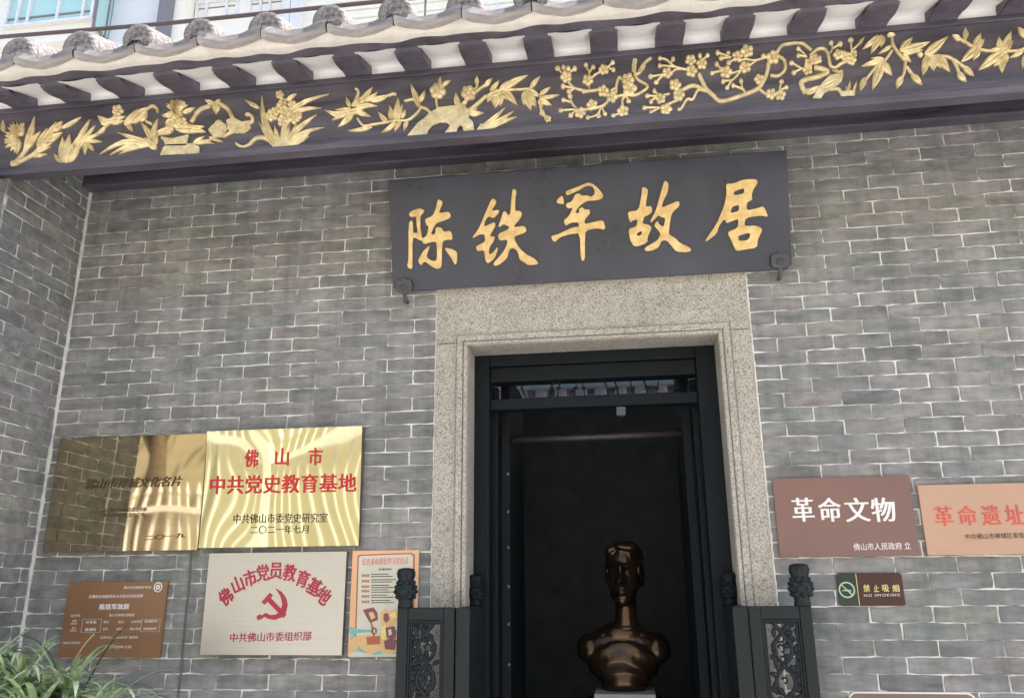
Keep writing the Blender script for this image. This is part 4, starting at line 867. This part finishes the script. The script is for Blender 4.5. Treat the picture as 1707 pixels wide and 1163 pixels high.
# ================================================================== plaques on the right
p6, _ = quad_plate('relic_sign', (1288,798), (1516,792), (1533,925), (1300,927.5), -.018, .014, M['maroon'], 'dark maroon sign with large white characters, right of the doorway', 'sign', edge=M['maroon'])
YL = -.0184
for t_, xa, xb in (('革',1320,1357),('命',1364,1402.5),('文',1408,1449.5),('物',1452,1492.5)):
    px_text('lettering', t_, (xa, 849.5), (xb, 848.5), 40, YL, M['white'], p6, bold=-.004, hstroke=.0026)
px_text('lettering', '佛山市人民政府 立', (1422.5,911), (1518,909), 12, YL, M['white'], p6, bold=.006)
p7, _ = quad_plate('site_sign', (1529.6,809.5), (1762,802), (1784,921.5), (1547,925), -.020, .016, M['orange'], 'orange copper coloured sign with faded red characters at the right edge', 'sign', edge=M['orange'])
YL = -.0204
for k, t_ in enumerate('革命遗址'):
    xa = 1557+k*39.2; px_text('lettering', t_, (xa, 860-k*.8), (xa+32, 859-k*.8), 33, YL, M['fadered'], p7, bold=.004, hstroke=.0022)
px_text('lettering', '中共佛山市禅城区委宣传部', (1609,894), (1728,891), 9.5, YL, M['inkbrown'], p7, bold=.0)
def rounded(x0, x1, z0, z1, r, n=5):
    out = []
    for cx, cz, a0 in ((x1-r,z0+r,-90),(x1-r,z1-r,0),(x0+r,z1-r,90),(x0+r,z0+r,180)):
        for k in range(n+1): a = R(a0+90*k/n); out.append((cx+r*math.cos(a), cz+r*math.sin(a)))
    return out
a, b = at(1393.5, 955, -.012), at(1510, 1009, -.012)
p8 = thing('no_smoking_sign', ((a.x+b.x)/2, 0, b.z), 'small dark green and wine red no smoking sign with gold writing', 'sign')
xs_ = at(1430, 985, -.012).x
q = MB(); rp_ = rounded(a.x, b.x, b.z, a.z, .012)
q.prism([(max(x, xs_), -.003, z) for x, z in rp_ if x >= xs_-.05 and x > a.x+.013 or False] or [(x, -.003, z) for x, z in rp_], (0, -.009, 0)) if False else None
rt = [(xs_, b.z)]+[(x, z) for x, z in rp_ if x > xs_]+[(xs_, a.z)]
lt = [(xs_-.0004, a.z)]+[(x, z) for x, z in rp_ if x < xs_]+[(xs_-.0004, b.z)]
q = MB(); q.prism([(x, -.003, z) for x, z in rt][::-1], (0, -.009, 0)); q.build('wine_panel', M['winered'], p8)
q = MB(); q.prism([(x, -.003, z) for x, z in lt][::-1], (0, -.009, 0)); q.build('green_panel', M['darkgreen'], p8)
q = MB(); q.box(xs_-.0012, xs_+.0012, -.0126, -.0121, b.z+.001, a.z-.001); q.build('gold_line', M['yellow'], p8)
w = at(1411.5, 982.5, -.0122); q = MB(); rr = .0305
q.tube([(w.x+rr*math.cos(2*math.pi*k/32), -.0124, w.z+rr*math.sin(2*math.pi*k/32)) for k in range(33)], .0034, 6)
q.tube([(w.x-rr*.7, -.0128, w.z+rr*.7), (w.x+rr*.7, -.0128, w.z-rr*.7)], .003, 6); q.tube([(w.x-.018, -.0122, w.z-.002), (w.x+.018, -.0122, w.z-.003)], .003, 6)
q.build('emblem', M['limegreen'], p8, smooth=True)
def zn(x, y): return (1380+x*.08787, 940+y*.08787)
for t_, xa, xb in (('禁',672,795),('止',868,965),('吸',1030,1160),('烟',1222,1355)): px_text('lettering', t_, zn(xa,455), zn(xb,452), 135*.08787, -.0122, M['yellow'], p8, bold=.008)
px_text('lettering', 'NO SMOKING', zn(685,590), zn(1365,578), 50*.08787, -.0122, M['palepink'], p8, space=1.25)
a, b = at(1413, 1152, -.014), at(1626, 1152, -.014)
p9 = thing('notice_board', ((a.x+b.x)/2, 0, a.z-.42), 'round cornered brown notice board with white rim low on the right wall', 'notice board')
q = MB(); q.prism([(x, -.002, z) for x, z in rounded(a.x, b.x, a.z-.42, a.z, .035, 8)][::-1], (0, -.010, 0)); q.build('rim', M['white'], p9)
q = MB(); q.prism([(x, -.0125, z) for x, z in rounded(a.x+.007, b.x-.007, a.z-.413, a.z-.007, .03, 8)][::-1], (0, -.003, 0)); q.build('face', M['maroon'], p9)

# ================================================================== bust
BY = .80
def bz(px, py): return at(px, py, BY)
hc = bz(1040, 960); top, chin, neck, sh, base = bz(1040, 899).z, bz(1040, 1011).z, bz(1042, 1052).z, bz(1040, 1062).z, bz(1040, 1150).z
hh = top-chin
bust = thing('bust_statue', (bz(1036,1150).x, BY, base), 'dark polished bronze bust of a short-haired woman inside the dark doorway', 'statue')
bxc = bz(1041, 960).x
def voxel(mb, size, smooth_it):
    me = bpy.data.meshes.new('v'); me.from_pydata(mb.v, [], mb.f); o = bpy.data.objects.new('v', me); C.objects.link(o)
    r = o.modifiers.new('r', 'REMESH'); r.mode = 'VOXEL'; r.voxel_size = size
    s = o.modifiers.new('s', 'SMOOTH'); s.iterations = smooth_it; s.factor = .5
    dg = bpy.context.evaluated_depsgraph_get(); dg.update(); out = bpy.data.meshes.new_from_object(o.evaluated_get(dg)); bpy.data.objects.remove(o)
    return out
u = hh; fc = chin+.42*u
def hp(x, y, z): return (bxc+x*u*HX, BY+y*u, chin+z*u)         # head coordinates: y<0 is the face, z 0..1
HX = 1.0
b_ = MB()
E = lambda x, y, z, rx, ry, rz, rot=None: b_.ball(hp(x, y, z), (rx*u*HX, ry*u, rz*u), 24, rot=rot)
E(0,.11,.63,.285,.37,.34); E(0,-.05,.43,.250,.27,.36); E(0,-.085,.23,.205,.215,.20); E(0,-.175,.085,.115,.100,.085)
for s in (-1, 1): E(s*.265,.06,.44,.035,.06,.095, Matrix.Rotation(s*.2,3,'Z'))
b_.tube([hp(0,.10,.34), hp(0,.07,.0), hp(0,.10,-.50)], [.17*u,.158*u,.21*u], 24)
shx = bz(950,1075).x, bz(1118,1075).x
sc_x = (shx[0]+shx[1])/2*.6+bxc*.4; sw_ = (shx[1]-shx[0])/2*.97
sh += .20*u
def tp(dx, dy, z, rx, ry, rz, rot=None): b_.ball((sc_x+dx*sw_, BY+dy*u, z), (rx*sw_, ry*u, rz*u), 28, rot=rot)
tp(0,.14,sh-.32*u,.95,.29,.25); tp(0,.10,sh-.52*u,.76,.34,.40); tp(-.66,.16,sh-.37*u,.32,.25,.24); tp(.66,.16,sh-.37*u,.32,.25,.24); tp(0,.08,base+.16*u,.50,.30,.30); tp(0,.09,(base+sh)/2-.05*u,.70,.33,.40); tp(0,.10,sh-.16*u,.50,.24,.20)
for s in (-1, 1): tp(s*.30,.13,sh-.155*u,.50,.20,.13, Matrix.Rotation(s*.36,3,'Y'))
bm_ = voxel(b_, .0045, 18); bm_.materials.clear(); bm_.materials.append(M['bronze'])
FEAT = [(0,.47,.030,.085,.062),(0,.375,.038,.042,.095),(0,.225,.105,.075,.020),(0,.244,.062,.014,.032),(0,.221,.075,.009,-.034),(0,.197,.052,.016,.034),(0,.158,.065,.022,-.014),(0,.09,.06,.05,.018)]
for s in (-1, 1): FEAT += [(s*.112,.505,.066,.050,-.095),(s*.125,.585,.085,.022,.030),(s*.112,.500,.042,.024,.050),(s*.112,.478,.045,.008,.010),(s*.112,.525,.050,.007,.014),(s*.050,.350,.022,.022,.030),(s*.165,.40,.07,.055,.016),(s*.14,.27,.05,.07,-.016)]
rf = random.Random(4)
for v in bm_.vertices:
    hx, hy, hz = (v.co.x-bxc)/u/HX, (v.co.y-BY)/u, (v.co.z-chin)/u
    if hy < .02 and -.05 < hz < .8:
        k = min(1, (.02-hy)/.12); d = 0
        for fx, fz, sx, sz, am in FEAT: d += am*math.exp(-((hx-fx)/sx)**2*.5-((hz-fz)/sz)**2*.5)
        v.co.y -= d*k*u
    if v.co.z < base+.02*u: v.co.z = base+.001
    t = (sh-.20*u-v.co.z)/(.14*u)
    if t > 0:             # soft folds of the tunic
        a = min(1, t)*.0055*u/.34
        w_ = mnoise.noise(Vector(((v.co.x-sc_x)*5, 1, v.co.z*16)))+.6*math.sin(v.co.z*60+abs(v.co.x-sc_x)*22+2*mnoise.noise(Vector((v.co.x*6, 4, v.co.z*6))))
        v.co += Vector((v.co.x-sc_x, v.co.y-BY-.1, 0)).normalized()*a*w_
def turn(me):
    for v in me.vertices:
        k = min(1, max(0, (v.co.z-chin+.30*u)/(.30*u))); a = R(-9)*k
        x, y = v.co.x-bxc, v.co.y-BY-.08*u; v.co.x = bxc+x*math.cos(a)-y*math.sin(a); v.co.y = BY+.08*u+x*math.sin(a)+y*math.cos(a)
turn(bm_)
bm_.polygons.foreach_set('use_smooth', [True]*len(bm_.polygons))
link('body', bm_, bust)
b_ = MB()
E(0,.15,.70,.305,.390,.305); E(-.235,.14,.52,.070,.22,.24); E(.235,.14,.52,.070,.22,.24); E(0,.30,.48,.27,.20,.30); E(.06,-.14,.875,.20,.12,.065, Matrix.Rotation(.14,3,'Y')); E(-.15,-.10,.845,.13,.12,.07, Matrix.Rotation(-.5,3,'Y'))
hm = voxel(b_, .0045, 10); hm.materials.clear(); hm.materials.append(M['bronze'])
for v in hm.vertices:
    d = v.co-Vector(hp(0,.12,.62)); v.co += d.normalized()*.0022*math.sin(math.atan2(d.x-.03, d.z+.25)*34+d.y*9)
turn(hm)
hm.polygons.foreach_set('use_smooth', [True]*len(hm.polygons))
link('hair', hm, bust)
q = MB()
for k in range(1):
    zc = neck+.10*u; q.tube([(bxc+(.172+.025*k)*u*math.cos(2*math.pi*t/36), BY+.09*u+(.190+.025*k)*u*math.sin(2*math.pi*t/36), zc-.055*u*max(0, -math.sin(2*math.pi*t/36))) for t in range(37)], .042*u, 10)
q.build('collar', M['bronze'], bust, smooth=True)
ped = thing('pedestal', (sc_x, BY, SILL), 'pale stone pedestal carrying the bronze bust in the doorway', 'pedestal')
pw = (bz(1088,1155).x-bz(988,1155).x)/2
q = MB(); q.box(sc_x-pw, sc_x+pw, BY-.15, BY+.21, base-.05, base-.0005); q.build('cap', M['stone'], ped, bevel=.006)
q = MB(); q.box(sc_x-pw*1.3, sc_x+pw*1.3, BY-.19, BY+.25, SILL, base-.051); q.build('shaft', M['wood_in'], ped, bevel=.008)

# ================================================================== small things
a = at(1035, 679, .24); q = MB(); q.box(a.x-.023, a.x+.023, .206, .236, a.z-.046, a.z-.002); bx = thing('sensor_box', (a.x, .22, a.z), 'small grey box hanging under the lattice transom in the doorway', 'sensor'); q.build('case', pbr('grey_plastic', (.075,.08,.09), .6), bx, bevel=.004)
q = MB(); q.tube([(a.x, .221, a.z-.0455), (a.x, .221, a.z-.052)], .006, 10); q.build('lens', M['ink'], bx)
q = MB(); pts = [at(x, y, -.006) for x, y in ((319,905),(317,940),(314,985),(310,1020),(307,1055),(304,1085),(303,1110),(299,1140),(296,1163),(290,1210))]; pts.append(Vector((pts[-1].x-.01, -.006, .2)))
q.tube(spline(pts, 5), .0045, 8); tag(q.build('wall_stain', M['stain'], smooth=True), 'dark dusty cable running down the brick wall left of the steel plaque', 'stain')  # thin raised tube standing for a faint stain on the bricks
rc = thing('roof_cable', (0, -.45, at(300, 38, -.45).z), 'thin dark rail running along the roof above the tile rolls', 'rail')
q = MB(); p_ = [at(-80, 71, -.45), at(0, 62, -.45), at(270, 39, -.45), at(540, 12.5, -.45), at(700, -4, -.45)]; p_[2].z -= .004; p_.append(Vector((3.2, -.45, p_[-1].z-.02))); q.tube(p_, .011, 8); q.build('rail', pbr('dark_metal_rail', (.10,.075,.075), .5), rc, smooth=True)
q = MB()
for x in (-2.664, -1.775, -.886, .003, .892, 1.78, 2.67):
    zz = zc0+.105+.02+.4*PT+.06; q.tube([(x, -.45, zz), (x, -.45, p_[2].z-.009)], .006, 6)
q.build('post', M['darkframe'], rc)

# plant
pl = thing('potted_plant', (-2.45, -.62, .15), 'leafy green plant with long arching strap leaves before the left brick corner', 'plant')
q = MB(); q.lathe([(.15,0),(.17,.02),(.23,.42),(.25,.50),(.25,.54),(.22,.54),(.21,.48),(.02,.47)], (-2.45, -.62, .15), 28); q.build('pot', M['clay'], pl, smooth=True)
rnd = random.Random(3)
def strap(mb, p0, dirv, length, width, droop, mi=0, fold=.25):
    n = 9; p = Vector(p0); d = Vector(dirv).normalized(); vs = []
    for i in range(n+1):
        t = i/n; side = d.cross(Vector((0,0,1)))
        side = side.normalized() if side.length > .05 else Vector((1,0,0)); up = side.cross(d).normalized()
        w = width*(.55+.9*t)*(1-t**2.2)*.5+.0006
        vs += [p-side*w+up*w*fold, p.copy(), p+side*w+up*w*fold]
        p = p+d*(length/n); d = (d+Vector((0,0,-droop/n*(.4+1.6*t)))).normalized()
    mb.add(vs, [(i*3+k, i*3+k+1, i*3+k+4, i*3+k+3) for i in range(n) for k in range(2)], mi)
fo = MB()
tufts = [(at(30,1150,-.6), 60), (at(105,1160,-.58), 55), (at(-40,1130,-.6), 46), (at(60,1195,-.66), 60), (at(160,1195,-.6), 46), (at(0,1215,-.7), 40), (at(-10,1120,-.5), 36)]
for c0, cnt in tufts:
    for k in range(cnt):
        a = rnd.uniform(0, 2*math.pi); el = rnd.uniform(.15, 1.1)
        strap(fo, c0+Vector((rnd.uniform(-.03,.03), rnd.uniform(-.03,.03), rnd.uniform(-.03,.02))), (math.cos(a)*math.cos(el), math.sin(a)*math.cos(el), math.sin(el)), rnd.uniform(.16,.40), rnd.uniform(.012,.034), rnd.uniform(.8,2.3), 0 if rnd.random() < .6 else 1)
for s, e, dr in ((at(165,1215,-.55), Vector((.9,-.1,.7)), 1.6), (at(150,1205,-.55), Vector((.7,-.1,.9)), 1.7), (at(175,1180,-.55), Vector((.8,0,.35)), 1.2), (at(140,1150,-.5), Vector((.4,0,.9)), 1.0)):
    strap(fo, s, e, .36, .018, dr, 2)
fo.build('leaves', [M['leaf'], M['leafpale'], M['darkstalk']], pl, smooth=True)
q = MB(); q.tube(spline([at(118,1110,-.55), at(140,1075,-.55), at(157,1056,-.55)], 5), .0028, 6, 0); q.tube(spline([at(36,1058,-.55), at(62,1067,-.55), at(85,1092,-.55), at(96,1120,-.55)], 5), .0030, 6, 1)
for c0, cnt in tufts: q.tube([c0, Vector((-2.45+(c0.x+2.45)*.3, -.62, .63))], .010, 6, 1)
q.build('stalk', [M['dry'], M['darkstalk']], pl, smooth=True)

# ================================================================== apartment block behind
AY = 18.0
apt = thing('apartment_building', (-14, AY, 0), 'tall pale apartment block with bay windows rising behind the tiled roof', 'building')
q = MB(); q.box(-40, 14, AY, AY+10, 0, 34); q.build('wall', M['facade'], apt)
def A(px, py, dy=0): return at(px, py, AY+dy)
def window(px0, py0, px1, py1, dy, mull, rails=(.22,)):
    a, b = A(px0, py0, dy), A(px1, py1, dy); x0, x1, z0, z1 = a.x, b.x, b.z, a.z
    q = MB(); t = .09; y0, y1 = AY+dy-.06, AY+dy+.10
    q.box(x0-t,x1+t,y0,y1,z1,z1+t); q.box(x0-t,x1+t,y0,y1,z0-t,z0); q.box(x0-t,x0,y0,y1,z0,z1); q.box(x1,x1+t,y0,y1,z0,z1)
    for u_ in mull: x = x0+(x1-x0)*u_; q.box(x-.04,x+.04,y0+.01,y1-.01,z0,z1)
    f = q.build('window', M['frame'], apt)
    q = MB(); q.box(x0,x1,y1-.05,y1-.03,z0,z1); q.build('pane', M['glass'], f)
    q = MB()
    for r_ in rails: q.box(x0,x1,y1-.09,y1-.055,z0+(z1-z0)*r_-.025,z0+(z1-z0)*r_+.025)
    q.build('rail', M['darkframe'], f)
BD = -1.1
a, b = A(23, -40, BD), A(150, 44, BD)
za_, zb_ = A(80, 45, BD).z, A(80, 24, BD).z
q = MB(); q.box(a.x, b.x, AY+BD+.11, AY-.001, za_-.5, zb_); q.box(a.x-.12, b.x+.12, AY+BD-.05, AY-.001, za_-.66, za_-.5); q.build('bay', M['facade'], apt)
window(31, -60, 151, 28, BD, (.12,.25,.6,.9), (.10,))
q = MB(); q.box(b.x+.09, b.x+.13, AY+BD-.02, AY-.05, za_-.1, za_+6); q.build('bay_side_pane', M['glass'], apt)
q = MB()
for yy in (BD-.03, -.55, -.06): q.box(b.x+.08, b.x+.15, AY+yy, AY+yy+.07, za_-.3, za_+6)
q.build('bay_side_frame', M['darkframe'], apt)
window(-60, -60, 8, 62, -.02, (.3,.6), (.8,.55))
for p0_, p1_, wd_ in (((186,0),(223,38),.10),): q = MB(); q.tube([A(186,-4,-.12), A(224,42,-.12), A(260,80,-.12)], .09, 6); q.build('drainpipe', M['darkframe'], apt)
a, b = A(203, 0), A(288, 60); q = MB(); q.box(a.x, b.x, AY-.35, AY-.001, 0, 34); q.build('pilaster', M['facadegrey'], apt)
a, b = A(289, 0), A(303, 60); q = MB(); q.box(a.x, b.x, AY-.75, AY-.001, 0, 34); q.build('pilaster', M['darkframe'], apt)
a, b = A(306, 0), A(320, 60); q = MB(); q.box(a.x, b.x, AY-.6, AY-.001, 0, 34); q.build('pilaster', M['facade'], apt)
window(332, 8, 392, 26, -.02, (.22,.75), (.7,)); window(420, 2, 470, 18, -.02, (.3,.6), (.75,))
window(332, -60, 392, -12, -.02, (.22,.75), (.7,)); window(420, -70, 470, -20, -.02, (.3,.6), (.75,))
for x0, x1 in ((478,486),(492,504)): a, b = A(x0, 0), A(x1, 60); q = MB(); q.box(a.x, b.x, AY-.3, AY-.001, 0, 34); q.build('pilaster', M['facadegrey'], apt)
a, b = A(560, 0), A(760, 40); q = MB()
for k in range(14): z = A(600, 60).z+k*.34; q.box(a.x, b.x+3, AY-.06, AY-.001, z, z+.27)
q.build('louvre', M['facade'], apt)
window(800, -60, 860, 12, -.02, (.5,), (.4,)); window(900, -60, 960, 6, -.02, (.5,), (.4,))

# ================================================================== across the street (seen in the brass)
bh = thing('beige_house', (0, -11, 0), 'sunlit beige house across the street behind the white fence', 'house')
q = MB(); q.box(-30, 14, -14, -10.5, 0, 7.5); q.build('wall', M['beige'], bh)
for x in (-15, -11.5, 2.5, 5): q = MB(); q.box(x, x+1.2, -10.49, -10.44, 2.0, 4.2); q.build('window', M['brownwall'], bh)
pf = thing('picket_fence', (0, -4.6, 0), 'tall white metal picket fence across the street mirrored in the brass', 'fence')
q = MB()
x = -6.2
while x < 8:
    q.box(x-.008, x+.008, -4.615, -4.585, 0, 2.62); q.lathe([(.009,0),(.024,.04),(.016,.08),(.003,.16)], (x, -4.6, 2.62), 8); x += .125
q.build('picket', M['fencepaint'], pf); q = MB()
for z in (.35, 2.45): q.box(-6.2, 8, -4.64, -4.56, z, z+.06)
q.build('rail', M['fencepaint'], pf)
q = MB()
for x in (-6.2, -3.9, -1.5, .9, 3.3, 5.7): q.box(x-.06, x+.06, -4.66, -4.54, 0, 2.6)
q.build('post', M['fencepaint'], pf)
tr = thing('street_tree', (-7.3, -8, 0), 'broad street tree behind the white fence across the street', 'tree')
q = MB(); q.tube(spline([(-7.3,-8,0),(-7.2,-8,2.4),(-7.4,-8,4.6)],5), .16, 10)
for d in ((-1.6,.3,6.6),(.9,-.4,6.8),(.1,.7,7.2)): q.tube(spline([(-7.35,-8,3.6),(-7.3+d[0]*.5,-8+d[1]*.5,5.0),(-7.3+d[0],-8+d[1],d[2])],4), .07, 8)
q.build('trunk', M['bark'], tr, smooth=True)
q = MB()
for k in range(2600):
    v = Vector((rnd.gauss(0,1), rnd.gauss(0,1), rnd.gauss(0,.6))); cc = Vector(((-7.3,-8,7.3),(-8.6,-7.8,7.0),(-6.6,-8.3,7.2))[k % 3])+v*.62
    a = Vector((rnd.uniform(-1,1), rnd.uniform(-1,1), rnd.uniform(-1,1))).normalized()*.11; b = a.cross(Vector((rnd.uniform(-1,1),.3,1))).normalized()*.05
    q.add([cc-a, cc+b, cc+a, cc-b], [(0,1,2,3)])
q.build('crown', M['foliage'], tr)
